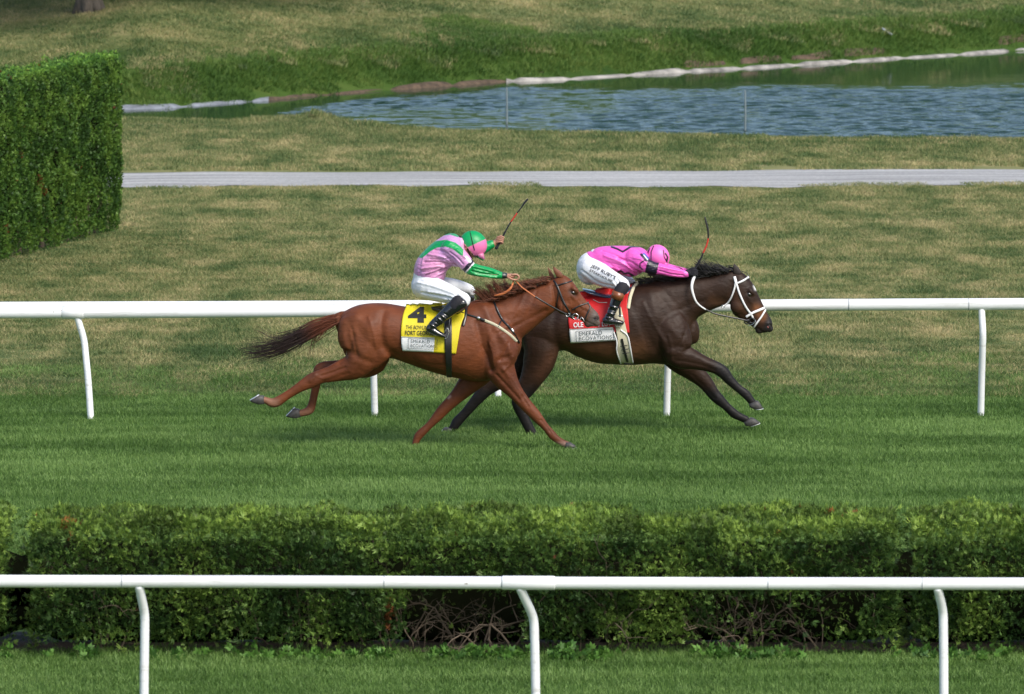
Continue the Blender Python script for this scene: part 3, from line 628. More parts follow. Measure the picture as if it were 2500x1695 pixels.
# tall clipped hedge at the upper left
def tall_hedge():
    root = empty("tall_clipped_hedge", (-5.6, 106, 0)); tag(root, "tall square clipped evergreen hedge standing on the grass at the upper left", "hedge")
    A = np.array((-6.22, 103.7)); d = np.array((1.0, 3.9)); d /= np.linalg.norm(d); nrm = np.array((d[1], -d[0])); Lf, Lb = 5.25, 7.0; TH = .66; H = 2.27
    r = np.random.default_rng(55); P_ = []; Nn = []
    def pos(s, t, z): return np.column_stack((A[0]+d[0]*s-nrm[0]*t, A[1]+d[1]*s-nrm[1]*t, z))
    def rnd_end(s, t):   # rounded vertical corner at the far end
        over = np.clip(s-(Lf-.35), 0, .35)/.35; return over
    def put(n, kind):
        s = r.uniform(-Lb, Lf, n); t = r.uniform(0, TH, n); z = r.uniform(.03, H, n)
        if kind == 'face': t = np.zeros(n)+.22*rnd_end(s, 0)**2+.10*sstep(H-.22, H, z)+.04*(1-sstep(.1, .45, z)); nn = np.column_stack((np.full(n, nrm[0]), np.full(n, nrm[1]), np.full(n, .25)))
        if kind == 'back': t = np.full(n, TH); nn = np.column_stack((np.full(n, -nrm[0]), np.full(n, -nrm[1]), np.full(n, .2)))
        if kind == 'top': z = np.full(n, H)-.05*r.random(n)-.12*(1-sstep(0, .12, t)); nn = np.tile((nrm[0]*.2, nrm[1]*.2, 1.), (n, 1))
        if kind == 'end': s = Lf-.16*(abs(t/TH-.5)*2)**3*1.6+0*s-.10*sstep(H-.3, H, z)-.15*(1-sstep(.1, .5, z)); nn = np.column_stack((np.full(n, d[0]), np.full(n, d[1]), np.full(n, .25)))
        p = pos(s, t, z); st = s*5.5+2*np.sin(s*3); cl = fbm(np.column_stack((st, p[:, 2]*1.1, t*3)), 3, 14)-.5; c2 = fbm(p*9, 2, 15)-.5
        p = p+nn*(cl*.17+c2*.12)[:, None]-nn*(r.random(n)**2*.10)[:, None]
        q = PIX(p); low = 1-sstep(-.10, .08, p[:, 2]-.25*fbm(p*3, 2, 5)); keep = r.random(n) > low*.9
        P_.append(p[keep]); Nn.append(nn[keep])
    put(78000, 'face'); put(5000, 'back'); put(7000, 'top'); put(4500, 'end')
    C = np.vstack(P_); Nr = np.vstack(Nn); q = PIX(C); k = (q[:, 0] > -400) | (r.random(len(C)) < .5); C, Nr = C[k], Nr[k]
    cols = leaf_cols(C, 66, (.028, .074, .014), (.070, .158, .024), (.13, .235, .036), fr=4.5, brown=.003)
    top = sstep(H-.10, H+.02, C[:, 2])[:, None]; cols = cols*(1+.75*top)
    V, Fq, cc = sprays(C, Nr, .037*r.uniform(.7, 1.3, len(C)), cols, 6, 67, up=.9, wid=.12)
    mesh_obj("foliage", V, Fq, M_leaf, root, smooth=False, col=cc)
    mb = MB(); tube(mb, [tuple(pos(np.array([s]), np.array([TH*.5]), np.array([1.2]))[0]) for s in np.linspace(-Lb, Lf-.3, 12)], .98, .17, n=10, axis=(nrm[0], nrm[1], 0)); mb.build("shade_core", M_core, root)  # dark core carries the tall hedge's inner shade in its colour
    M_stem = mat("pale_hedge_stem", (.11, .085, .06), .9, var=.3)
    for s in np.arange(-2.0, Lf-.2, .42):
        mb = MB()
        b = pos(np.array([s+r.normal(0, .08)]), np.array([TH*.35]), np.array([0.]))[0]; ph = r.random()*6
        tube(mb, [b-np.array((0, 0, .1)), b+(.03*math.sin(ph), .02, .25), b+(.06*math.cos(ph), 0, .6)], [.035, .028, .02], n=7)
        tube(mb, [b+(0, 0, .08), b+(.10*math.sin(ph), -.05, .22), b+(.2*math.sin(ph), -.06, .45)], [.014, .011, .008], n=5)
        mb.build("stem", M_stem, root)
tall_hedge()

# shade tree whose crown is above the picture
def tree():
    b = on_slope(217, 27)
    root = empty("shade_tree", tuple(b)); tag(root, "grey brown tree trunk at the top edge standing in its own dark shade", "tree")
    r = np.random.default_rng(9); mb = MB(); M_bark = mat("furrowed_bark", (.10, .085, .07), .95, var=.35, vscale=7, bump=.03, bscale=10, bstretch=(3, 3, .6))
    x, y, z = b
    for a in range(7):
        an = a*.9; tube(mb, [(x, y, z+.45), (x+.14*math.cos(an), y+.14*math.sin(an), z+.16), (x+.27*math.cos(an), y+.27*math.sin(an), z-.06)], [.13, .10, .05], n=8, cap=False)
    tube(mb, [(x, y, z-.2), (x, y, z+.3), (x+.03, y, z+1.2), (x, y+.03, z+2.4), (x+.05, y, z+4)], [.26, .20, .18, .17, .13], n=16, sub=3, axis=(0, 1, 0))
    tips = []
    for k in range(11):
        an = k*2.4; h = 1.9+.22*k; ln = r.uniform(2.6, 4.2); e = np.array((x+math.cos(an)*ln, y+math.sin(an)*ln, z+h+ln*.6))
        m_ = np.array((x+math.cos(an)*ln*.45, y+math.sin(an)*ln*.45, z+h+ln*.38)); tube(mb, [(x, y, z+h), m_, e], [.09, .06, .025], n=7, sub=3); tips += [m_, (m_+e)/2, e]
        for j in range(3): 
            e2 = e+r.normal(0, .7, 3); tube(mb, [m_, (m_+e2)/2+r.normal(0, .1, 3), e2], [.04, .025, .012], n=5); tips.append(e2)
    mb.build("trunk", M_bark, root)
    T = np.array(tips); n = 52000; C = T[r.integers(0, len(T), n)]+r.normal(0, 1, (n, 3))*np.array((.75, .75, .42)); C[:, 2] = np.maximum(C[:, 2], z+2.0)
    V, Fq, cc = sprays(C, C-np.array((x, y, z+3.2)), .22*r.uniform(.7, 1.2, n), leaf_cols(C, 31, (.02, .055, .012), (.045, .11, .02), (.09, .17, .03), fr=1.2), 3, 8, wid=.3, fan=1.6)
    mesh_obj("crown", V, Fq, M_leaf, root, smooth=False, col=cc)
tree()
# small pale block on the bank
mb = MB(); c0 = on_slope(2165, 77, .07)
tube(mb, [c0+np.array((-.075, .0, .045)), c0, c0+np.array((.075, -.02, -.05))], [.020, .024, .020], [.05, .06, .05], n=12)
o = mb.build("pale_stone", mat("pale_block", (.34, .38, .42), .6), None); tag(o, "small pale blue grey stone lying alone on the far grass bank", "stone")

# two thin rods standing in for pale streaks on the pond by the near bank
for px, y0, y1, lb in ((1237, 303, 215, "thin pale stake put in for the water streak where the pale stone edging begins"), (1819, 319, 222, "thin pale stake put in for the water streak in front of the dark calm water")):
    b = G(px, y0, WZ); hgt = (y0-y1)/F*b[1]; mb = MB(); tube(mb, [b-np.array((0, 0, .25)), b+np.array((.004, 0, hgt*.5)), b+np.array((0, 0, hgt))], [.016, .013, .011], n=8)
    tag(mb.build("pond_streak", M_streak, None), lb, "rod", "rods for the pale pond streaks")
# ================================================================== HORSES AND RIDERS
def evaluated(o):
    dg = bpy.context.evaluated_depsgraph_get(); return bpy.data.meshes.new_from_object(o.evaluated_get(dg), depsgraph=dg)
def fuse(mb, vox, smooth=6, fac=.5):
    """voxel-union of the collected solids -> one smooth continuous surface (V, F)"""
    me = bpy.data.meshes.new("tmp"); me.from_pydata(mb.v, [], mb.f); me.update()
    bm = bmesh.new(); bm.from_mesh(me); bmesh.ops.recalc_face_normals(bm, faces=bm.faces); bm.to_mesh(me); bm.free()
    o = bpy.data.objects.new("tmp", me); COL.objects.link(o)
    m = o.modifiers.new("r", 'REMESH'); m.mode = 'VOXEL'; m.voxel_size = vox
    if smooth: s = o.modifiers.new("s", 'SMOOTH'); s.factor = fac; s.iterations = smooth
    em = evaluated(o); n = len(em.vertices); V = np.empty(n*3, np.float32); em.vertices.foreach_get("co", V)
    Fc = [tuple(p.vertices) for p in em.polygons]
    bpy.data.objects.remove(o); bpy.data.meshes.remove(me); bpy.data.meshes.remove(em)
    return V.reshape(-1, 3).astype(float), Fc
def normals(V, Fc):
    f4 = np.array([f if len(f) == 4 else (*f, f[-1]) for f in Fc]); a = V[f4[:, 2]]-V[f4[:, 0]]; b = V[f4[:, 3]]-V[f4[:, 1]]
    nn = np.cross(a, b); N = np.zeros_like(V)
    for k in range(4): np.add.at(N, f4[:, k], nn)
    return N/(np.linalg.norm(N, axis=1)[:, None]+1e-12)
def seg_dist(q, pl):
    pl = np.asarray(pl, float); d = np.full(len(q), 1e9); 
    for a, b in zip(pl[:-1], pl[1:]):
        ab = b-a; t = np.clip(((q-a)@ab)/(ab@ab+1e-9), 0, 1); d = np.minimum(d, np.linalg.norm(q-(a+t[:, None]*ab), axis=1))
    return d
def sculpt(V, Fc, strokes):
    """strokes: (polyline px, width px, amplitude m); raised or grooved along the surface normal"""
    N = normals(V, Fc); q = PIX(V); D = np.zeros(len(V))
    for pl, wd, am in strokes:
        side = np.clip(np.abs(N[:, 1])*1.6, 0, 1); D += 1.3*am*np.exp(-(seg_dist(q, catmull(np.array(pl, float), 4) if len(pl) > 2 else pl)/wd)**2)*side
    return V+N*D[:, None]
def near(q, pl, wd): return np.exp(-(seg_dist(q, pl)/wd)**2)
def mixc(c, new, k): return c+(np.array(new)-c)*np.clip(k, 0, 1)[:, None]

STR = []
class Drape:
    """throws picture-plane points onto the side of a solid that faces the course"""
    def __init__(s, V, Fc, Yc): s.t = BVHTree.FromPolygons([tuple(v) for v in V], Fc); s.Yc = Yc; s.o = Vector((0, 0, CH))
    def y(s, px, py, default=None):
        d = (Vector(P(px, py, s.Yc))-s.o).normalized(); h = s.t.ray_cast(s.o, d)
        return h[0].y if h[0] is not None else default
    def pts(s, pl, off, dflt):
        ys = [s.y(x, y) for x, y in pl]; good = [v for v in ys if v is not None]
        last = None; out = []
        for i, v in enumerate(ys):
            if v is None: v = last if last is not None else (good[0] if good else s.Yc-dflt)
            last = v; out.append(P(*pl[i], v-off))
        return out
def resample(pl, step):
    pl = catmull(np.array(pl, float), 6) if len(pl) > 2 else np.array(pl, float)
    d = np.r_[0, np.cumsum(np.linalg.norm(np.diff(pl, axis=0), axis=1))]; n = max(2, int(d[-1]/step)+1); t = np.linspace(0, d[-1], n)
    return np.column_stack((np.interp(t, d, pl[:, 0]), np.interp(t, d, pl[:, 1])))
def strap(name, dr, pl, wpx, m, parent, off=.004, thick=.004, mirror=None, dflt=.1, step=4, minw=None):
    pts = np.array(dr.pts(resample(pl, step), off, dflt)); k = dr.Yc/F; mb = MB(); ys = pts[:, 1].copy()
    for i in range(1, len(ys)-1): pts[i, 1] = ys[max(0, i-1):i+2].mean()
    tube(mb, pts, wpx*k/2, thick, n=8)
    o = mb.build(name, m, parent)
    if mirror is not None:
        q = pts.copy(); q[:, 1] = 2*mirror-q[:, 1]; m2 = MB(); tube(m2, q, wpx*k/2, thick, n=8); STR.append(m2.build(name, m, parent))
    return o
def cloth_sheet(dr, left, right, nu, nv, off, mid, wob=.006, seed=1, dflt=.12):
    """left/right: polylines (px) from top to bottom; returns verts, faces (near side, over the back, far side)"""
    l = resample(left, 2); r = resample(right, 2); tl = np.linspace(0, 1, len(l)); tr = np.linspace(0, 1, len(r)); V = []
    for j in range(nv):
        v = j/(nv-1); a = np.array([np.interp(v, tl, l[:, k]) for k in (0, 1)]); b = np.array([np.interp(v, tr, r[:, k]) for k in (0, 1)])
        row = []
        for i in range(nu):
            p = a+(b-a)*i/(nu-1); y = dr.y(*p); row.append((p, y))
        V.append(row)
    Y = np.array([[np.nan if c[1] is None else c[1] for c in row] for row in V])
    for i in range(nu):
        col = Y[:, i]; ok = ~np.isnan(col)
        if ok.any(): col[~ok] = np.interp(np.flatnonzero(~ok), np.flatnonzero(ok), col[ok]); 
        else: col[:] = mid-dflt
    for _ in range(6):
        Z = Y.copy(); Z[1:-1, 1:-1] = (Y[:-2, 1:-1]+Y[2:, 1:-1]+Y[1:-1, :-2]+Y[1:-1, 2:])/4; Y = np.minimum(Z, Y+.002)
    out = np.zeros((nv, nu, 3))
    for j in range(nv):
        for i in range(nu):
            p = V[j][i][0]; wv = wob*(fbm(np.array((p[0]*.05, p[1]*.02, seed)), 3, seed)-.4)*(.3+j/nv)
            out[j, i] = P(p[0], p[1], Y[j, i]-off-wv)
    n = nu*nv; idx = np.arange(n).reshape(nv, nu); q = np.stack((idx[:-1, :-1], idx[:-1, 1:], idx[1:, 1:], idx[1:, :-1]), -1).reshape(-1, 4)
    far = out.copy(); far[..., 1] = 2*mid-far[..., 1]
    top = np.stack((idx[0, :-1], idx[0, 1:], idx[0, 1:]+n, idx[0, :-1]+n), -1)
    return np.vstack((out.reshape(-1, 3), far.reshape(-1, 3))), np.vstack((q, q[:, ::-1]+n, top)), out, V
def thicken(o, t):
    m = o.modifiers.new("thickness", 'SOLIDIFY'); m.thickness = t; m.offset = 0; return o
def lettering(name, txt, dr_y, x0, y0, x1, y1, m, parent, Yc, off=.006, rot=0, bold=.0, slant=0, spacing=1.0):
    """flat letters laid onto a surface: box x0..x1,y0..y1 in px, dr_y(px,py)->depth"""
    cu = bpy.data.curves.new(name, 'FONT'); cu.body = txt; cu.size = 1; cu.offset = bold; cu.shear = slant; cu.space_character = spacing
    o = bpy.data.objects.new(name, cu); COL.objects.link(o); me = evaluated(o); bpy.data.objects.remove(o)
    n = len(me.vertices); co = np.empty(n*3, np.float32); me.vertices.foreach_get("co", co); co = co.reshape(-1, 3)
    mn, mx = co[:, :2].min(0), co[:, :2].max(0); u = (co[:, :2]-mn)/(mx-mn)
    cxp, cyp = (x0+x1)/2, (y0+y1)/2; dx = (u[:, 0]-.5)*(x1-x0); dy = (.5-u[:, 1])*(y1-y0); c, s = math.cos(rot), math.sin(rot)
    V = []
    for a, b in zip(dx, dy):
        px, py = cxp+a*c-b*s, cyp+a*s+b*c; y = dr_y(px, py); V.append(P(px, py, (y if y is not None else Yc)-off))
    return mesh_obj(name, V, [tuple(p.vertices) for p in me.polygons], m, parent, smooth=False)
def hair(name, curves, m, parent, r0, n=4):
    mb = MB()
    for pts in curves:
        k = len(pts); tube(mb, pts, r0*np.linspace(1, .15, k), n=n, cap=False, axis=(.1, 1, .1))
    return mb.build(name, m, parent)
def lock(pl, spread0, spread1, Y, ydep, n, jit, r, wave=3):
    """n strands following polyline pl (px) and fanning out"""
    base = catmull(np.array(pl, float), 4); N = len(base); out = []
    d = np.gradient(base, axis=0); d /= np.linalg.norm(d, axis=1)[:, None]+1e-9; nn = np.stack((-d[:, 1], d[:, 0]), 1)
    for _ in range(n):
        a = r.normal(0, 1); L_ = r.uniform(.6, 1.05); ph = r.uniform(0, 6.3); dyv = r.normal(0, ydep); am = r.uniform(0, wave)
        t = np.linspace(0, 1, N)*L_; bx = np.interp(t, np.linspace(0, 1, N), base[:, 0]); by = np.interp(t, np.linspace(0, 1, N), base[:, 1]); nx_ = np.interp(t, np.linspace(0, 1, N), nn[:, 0]); ny_ = np.interp(t, np.linspace(0, 1, N), nn[:, 1])
        o = a*(spread0+(spread1-spread0)*t**1.3)+am*np.sin(ph+t*6)*t+r.normal(0, jit)*t
        out.append([P(bx[i]+nx_[i]*o[i], by[i]+ny_[i]*o[i], Y+dyv*(1+t[i]*1.5)) for i in range(N)])
    return out

def coat_mat(name, rough=.58, sheen=0, coat=.02):
    m = mat(name, vcol=True, rough=rough, spec=.3, sheen=sheen, coat=coat, var=.22, vscale=7, bump=.006, bscale=24, bstretch=(.6, 1, 1.3))
    m.node_tree.nodes["Principled BSDF"].inputs["Coat Roughness"].default_value = .35; return m
M_chest = coat_mat("chestnut_coat"); M_bay = coat_mat("dark_bay_coat", .52, 0, .02); M_bay.node_tree.nodes["Principled BSDF"].inputs["Specular IOR Level"].default_value = .2
M_hoof = mat("grey_horn_hoof", (.05, .047, .046), .55, var=.3, vscale=30); M_shoe = mat("aluminium_shoe", (.62, .64, .66), .35, metal=.6)
M_eye = mat("wet_dark_eye", (.012, .007, .005), .05, coat=1); M_blk = mat("black_leather", (.012, .012, .014), .32, spec=.6); M_steel = mat("steel_bit", (.7, .7, .72), .22, metal=1)
M_fleshy = mat("nostril_pink", (.30, .09, .08), .6); M_nost = mat("nostril_dark", (.02, .012, .012), .8)
M_whites = mat("white_leather", (.80, .80, .82), .4); M_tan = mat("orange_tan_rein", (.50, .15, .05), .6); M_cream = mat("cream_elastic", (.55, .52, .38), .8, bump=.001, bscale=200)

def hoof(parent, outline, Y, shoe=None):
    mb = MB(); lens(mb, outline, Y, .052, prof=((-1, .72), (-.8, .9), (-.3, 1), (.3, 1), (.8, .9), (1, .72))); o = mb.build("hoof", M_hoof, parent)
    if shoe:
        m2 = MB(); (a, b), (c, d) = shoe; tube(m2, [P(a, b, Y), P((a+c)/2, (b+d)/2, Y), P(c, d, Y)], .005, [.045, .055, .035], n=10, cap=True); s = m2.build("horseshoe", M_shoe, parent); s.parent = o
        s.location = (0, 0, 0)
    return o
def eye(parent, px, py, Y, r):
    e = MB(); ball(e, P(px, py, Y), (r*1.05, r*.8, r*.85), 16, 10, rot=-.7); return e.build("eye", M_eye, parent)

# ------------------------------------------------------------------ chestnut
YA = 82.98
def chestnut():
    root = empty("chestnut_horse", (P(1090, 1095, YA)[0], YA, 0)); tag(root, "chestnut racehorse galloping in front with its dark tail streaming, wearing the yellow number 4 cloth", "horse")
    mb = MB()
    ploft(mb, [(829, 772, 832, 826, .10), (842, 760, 842, 866, .19), (866, 748, 872, 880, .25), (900, 741, 912, 884, .275), (940, 741, 948, 874, .28), (985, 748, 985, 884, .285),
               (1030, 756, 1035, 902, .305), (1080, 757, 1085, 917, .315), (1125, 745, 1128, 926, .30), (1165, 732, 1168, 931, .265), (1200, 733, 1203, 926, .235), (1228, 748, 1228, 912, .20), (1246, 775, 1244, 885, .14)], YA, n=64, sub=6, sq=2.15)
    ploft(mb, [(1165, 735, 1232, 880, .165), (1186, 730, 1257, 852, .175), (1212, 730, 1272, 829, .150), (1254, 716, 1301, 804, .115), (1296, 701, 1330, 779, .098), (1332, 689, 1352, 762, .09), (1350, 682, 1362, 755, .08)], YA, n=48, sub=6, sq=2.1)
    ploft(mb, [(1349, 683, 1352, 745, .06), (1362, 673, 1362, 762, .083), (1378, 672, 1371, 768, .098), (1394, 683, 1383, 769, .098), (1408, 701, 1394, 770, .085), (1421, 722, 1406, 775, .066), (1434, 737, 1416, 781, .055), (1448, 752, 1426, 789, .052), (1459, 764, 1435, 796, .05), (1464, 775, 1444, 798, .045), (1464, 783, 1452, 797, .03)], YA, n=20, sub=4, sq=2.2)
    ball(mb, P(1434, 793, YA), (.035, .034, .026), rot=-.5)                           # lower lip
    for s in (-1, 1):
        ball(mb, P(1403, 708, YA+s*.072), (.052, .03, .03), rot=-.8)                 # brow
        ball(mb, P(1378, 748, YA+s*.070), (.075, .035, .072))                          # cheek
        ball(mb, P(1453, 776, YA+s*.035), (.035, .022, .03), rot=-.8)
    dn, df = -.145, .145
    # near shoulder and foreleg, reaching forward
    ptube(mb, [(1176, 762, 16, .02, -.02), (1190, 782, 32, .05, -.09), (1210, 815, 44, .10, -.155), (1222, 855, 44, .115, -.16), (1218, 890, 40, .11, -.155), (1234, 925, 31, .085, -.15), (1256, 955, 20.5, .064, dn), (1279, 983, 16.5, .052, dn), (1300, 1006, 15, .048, dn), (1314, 1022, 13, .042, dn), (1332, 1043, 9.6, .034, dn), (1347, 1061, 10.8, .038, dn), (1357, 1071, 9.8, .035, dn), (1372, 1080, 8.6, .034, dn), (1386, 1087, 9.0, .040, dn)], YA, n=18)
    # far foreleg, planted and trailing back
    ptube(mb, [(1200, 850, 44, .10, .14), (1180, 895, 38, .09, .14), (1152, 927, 31, .075, df), (1128, 955, 22, .062, df), (1104, 979, 16.5, .052, df), (1080, 1003, 14.5, .048, df), (1068, 1017, 13, .042, df), (1048, 1039, 9.6, .034, df), (1030, 1056, 11, .037, df), (1020, 1067, 10.6, .036, df), (1015, 1080, 8.4, .033, df), (1012, 1092, 9, .036, df)], YA, n=18)
    # near hind leg, thrown out behind
    ptube(mb, [(880, 790, 56, .12, -.12), (884, 825, 60, .13, -.14), (888, 862, 48, .125, -.145), (866, 893, 35, .10, -.14), (836, 904, 27, .075, -.13), (806, 914, 20.5, .055, -.13), (782, 920, 17.5, .048, -.13), (763, 929, 19, .045, -.13), (745, 938, 15.5, .042, -.13), (725, 950, 12, .036, -.13), (697, 968, 11, .034, -.13), (679, 980, 12.8, .038, -.13), (665, 984, 11.8, .036, -.13), (650, 978, 8.8, .033, -.13), (640, 976, 9, .036, -.13)], YA, n=18)
    ptube(mb, [(925, 800, 44, .09, -.16), (932, 845, 34, .085, -.17), (905, 880, 26, .07, -.15)], YA, n=16)     # stifle
    # far hind leg
    ptube(mb, [(900, 830, 52, .11, .13), (922, 876, 30, .10, .14), (895, 893, 30, .09, .14), (855, 897, 25, .065, .14), (820, 897, 17.5, .05, .14), (795, 897, 15.5, .045, .14), (779, 903, 14.5, .043, .14), (776, 918, 12.5, .038, .14), (770, 950, 10.5, .034, .14), (763, 982, 10, .033, .14), (757, 1000, 11.5, .037, .14), (744, 1007, 9.6, .035, .14), (730, 1010, 8.6, .036, .14)], YA, n=18)
    ptube(mb, [(836, 772, 13, .05), (815, 778, 10, .035), (798, 784, 7, .025)], YA)       # dock of the tail
    V, Fc = fuse(mb, .0100, 9)
    st = [([(1196, 905), (1190, 870), (1178, 845)], 3, -.006), ([(1206, 895), (1204, 865), (1196, 838)], 3, .006), ([(1222, 880), (1232, 860), (1240, 838)], 3, -.007), ([(1228, 905), (1244, 890), (1250, 872)], 3, .006), ([(1160, 925), (1130, 912), (1090, 905), (1050, 895)], 1.6, .003), ([(1000, 872), (1040, 888), (1100, 893)], 2, -.003), ([(900, 775), (912, 812), (918, 850)], 4, .005), ([(858, 800), (866, 840), (872, 868)], 3.5, -.005), ([(1280, 720), (1262, 760), (1240, 790)], 5, .004), ([(1310, 712), (1296, 748), (1284, 775)], 4, -.004), ([(1388, 725), (1394, 745), (1390, 762)], 2, .003), ([(1404, 730), (1420, 755)], 1.6, -.004), ([(1182, 752), (1200, 790), (1236, 838), (1250, 868)], 9, .012), ([(1210, 760), (1238, 800), (1256, 836)], 7, -.010), ([(1165, 790), (1180, 850), (1198, 905)], 8, -.013), ([(1200, 905), (1216, 880), (1240, 872)], 6, -.010),
          ([(1190, 800), (1205, 850), (1212, 885)], 9, .012), ([(1228, 900), (1250, 930), (1272, 962)], 5, .008), ([(1212, 915), (1240, 945), (1270, 978)], 3.5, -.008), ([(1246, 925), (1268, 958), (1290, 992)], 3, -.006),
          ([(1320, 1024), (1336, 1044), (1346, 1058)], 2.2, -.005), ([(1175, 745), (1230, 760), (1290, 752), (1345, 735)], 12, .006), ([(1215, 815), (1270, 790), (1330, 758)], 6, -.011), ([(1235, 800), (1290, 780), (1340, 745)], 8, .006), ([(1350, 700), (1354, 730), (1358, 758)], 4, -.011),
          ([(965, 868), (938, 850), (930, 800), (935, 765)], 9, -.014), ([(905, 885), (870, 870), (850, 830), (852, 790)], 8, -.009), ([(880, 880), (900, 840), (905, 790)], 13, .010), ([(828, 885), (850, 860), (862, 820)], 6, -.008), ([(842, 898), (812, 909), (785, 918)], 3.5, -.007), ([(850, 912), (818, 922), (790, 932)], 4, -.004),
          ([(770, 915), (764, 922), (758, 930)], 4, .007), ([(985, 880), (1050, 903), (1120, 922)], 6, -.006), 
          ([(1395, 722), (1425, 752)], 3.5, .008), ([(1385, 752), (1412, 768)], 4, -.006), ([(1415, 735), (1432, 762)], 4, -.005), ([(1374, 742), (1372, 764)], 3, -.005), ([(1400, 690), (1410, 702)], 3, -.004),
          ([(1452, 779), (1458, 775), (1461, 781)], 2.6, -.016), ([(1428, 783), (1440, 789), (1452, 794)], 1.6, -.006), ([(1393, 711), (1400, 714)], 5, -.004),
          ([(880, 760), (930, 755)], 12, .006), ([(868, 770), (895, 800)], 10, .006)]
    V = sculpt(V, Fc, st); q = PIX(V)
    c = np.tile((.138, .038, .012), (len(V), 1)); n_ = fbm(V*2.2, 3, 3)
    c = mixc(c, (.085, .023, .010), (n_-.35)*1.9)
    c = mixc(c, (.165, .052, .018), near(q, [(850, 800), (880, 850)], 45)*.5)
    c = mixc(c, (.10, .034, .018), near(q, [(752, 912), (768, 905)], 12)*.9)                       # hock
    c = mixc(c, (.10, .085, .075), sstep(1424, 1452, q[:, 0]+(q[:, 1]-770)*.5)*(q[:, 1] > 735)*(q[:, 1] < 815)*.9)     # grey muzzle
    c = mixc(c, (.03, .024, .022), near(q, [(1452, 780), (1460, 777)], 5))
    c = mixc(c, (.12, .05, .028), near(q, [(1372, 768), (1425, 785)], 9)*.6)
    low = sstep(1074, 1088, q[:, 1])*(q[:, 0] > 1300); c = mixc(c, (.42, .27, .22), low*.8)             # pale sock
    c = mixc(c, (.33, .18, .12), near(q, [(640, 975), (672, 984)], 11)*.6); c = mixc(c, (.28, .15, .10), near(q, [(735, 1010), (756, 1006)], 10)*.5)
    c = mixc(c, (.40, .26, .22), near(q, [(1095, 972), (1099, 968)], 3.0)*.8)
    c = mixc(c, (.030, .014, .010), near(q, [(1393, 711), (1404, 719)], 6)*.9)
    body = mesh_obj("body", V, Fc, M_chest, root, col=c)
    dr = Drape(V, Fc, YA)
    # ears
    for pts, dy in (([(1348, 688), (1342, 678), (1339, 664), (1337, 651), (1344, 660), (1352, 672), (1356, 684)], .035), ([(1358, 676), (1352, 664), (1350, 650), (1359, 656), (1369, 664), (1376, 673), (1372, 680)], -.035)):
        e = MB(); lens(e, pts, YA+dy, .018); e.build("ear", mat("chestnut_ear", (.15, .048, .02), .6), root)
    hoof(root, [(1381, 1079), (1392, 1080), (1405, 1088), (1406, 1093), (1384, 1096), (1378, 1092)], YA+dn, ((1382, 1096), (1406, 1094)))
    hoof(root, [(1005, 1088), (1021, 1088), (1022, 1099), (1003, 1099)], YA+df)
    hoof(root, [(645, 966), (646, 986), (632, 988), (612, 981), (611, 976), (626, 966)], YA-.13, ((611, 977), (632, 964)))
    hoof(root, [(731, 999), (735, 1018), (722, 1022), (699, 1018), (698, 1014), (716, 996)], YA+.14, ((699, 1015), (719, 995)))
    eye(root, 1399, 715, (dr.y(1399, 715) or YA-.09)+.008, .025)
    n1 = MB(); ball(n1, P(1455, 778, (dr.y(1455, 778) or YA-.05)+.004), (.017, .008, .022), rot=.6); n1.build("nostril", M_nost, root)
    r = np.random.default_rng(4)
    # tail: chestnut at the dock, nearly black below
    cv = []
    for pl, s0, s1, n in [([(832, 776), (800, 786), (760, 805), (715, 835), (670, 852), (620, 862), (588, 868)], 5, 15, 85), ([(828, 782), (795, 798), (755, 818), (700, 845), (655, 862), (612, 870)], 5, 14, 70), ([(820, 778), (770, 792), (735, 812), (690, 828), (640, 842), (590, 842)], 5, 13, 45)]:
        cv += lock(pl, s0, s1, YA, .035, n, 4, r)
    for pl, n in [([(770, 800), (720, 815), (670, 822), (635, 805), (622, 800)], 9), ([(760, 810), (700, 838), (650, 832), (600, 826)], 7), ([(790, 800), (770, 822), (764, 850), (765, 880)], 7), ([(800, 798), (785, 812), (772, 832), (768, 850)], 10), ([(740, 820), (690, 858), (640, 872), (600, 872)], 12), ([(700, 840), (640, 860), (600, 858), (578, 844)], 10), ([(760, 815), (735, 842), (722, 856)], 8)]:
        cv += lock(pl, 2, 7, YA, .03, n, 3, r)
    tm = mat("tail_hair", vcol=True, rough=.5, spec=.4)
    mb = MB()
    for pts in cv: tube(mb, pts, .0034*np.linspace(1, .25, len(pts)), n=4, cap=False)
    Vt = np.array(mb.v); qt = PIX(Vt); rn = np.repeat(r.random(len(Vt)//4+1), 4)[:len(Vt)]
    ct = mixc(np.tile((.022, .011, .008), (len(Vt), 1)), (.13, .036, .014), sstep(725, 795, qt[:, 0]-(qt[:, 1]-800)*.4+rn*12)); ct = mixc(ct, (.11, .035, .02), (qt[:, 1] < 812)*(qt[:, 0] < 700)*.5)
    mesh_obj("tail", Vt, mb.f, tm, root, col=ct)
    # mane blown back along the crest
    cv = []
    for x, y, ex, ey, n in [(1335, 690, -34, -4, 26), (1322, 692, -36, -6, 26), (1306, 697, -36, -10, 28), (1290, 702, -34, -12, 30), (1276, 708, -34, -8, 30), (1262, 714, -30, -4, 28), (1330, 690, -10, -22, 5), (1250, 718, -34, -24, 26), (1236, 724, -34, -30, 24), (1222, 730, -38, -34, 24), (1212, 734, -42, -26, 26), (1200, 738, -34, -22, 20), (1240, 722, -46, 2, 30), (1260, 716, -44, 6, 30), (1285, 706, -40, 6, 34), (1310, 700, -36, 6, 30), (1220, 732, -50, 8, 26), (1195, 737, -46, 2, 22), (1344, 684, -26, 2, 20), (1215, 732, -30, -44, 26), (1228, 728, -26, -48, 26), (1205, 735, -48, -34, 30), (1192, 738, -44, -30, 24), (1245, 720, -20, -40, 20), (1265, 713, -34, -18, 26), (1238, 724, -40, -38, 24)]:
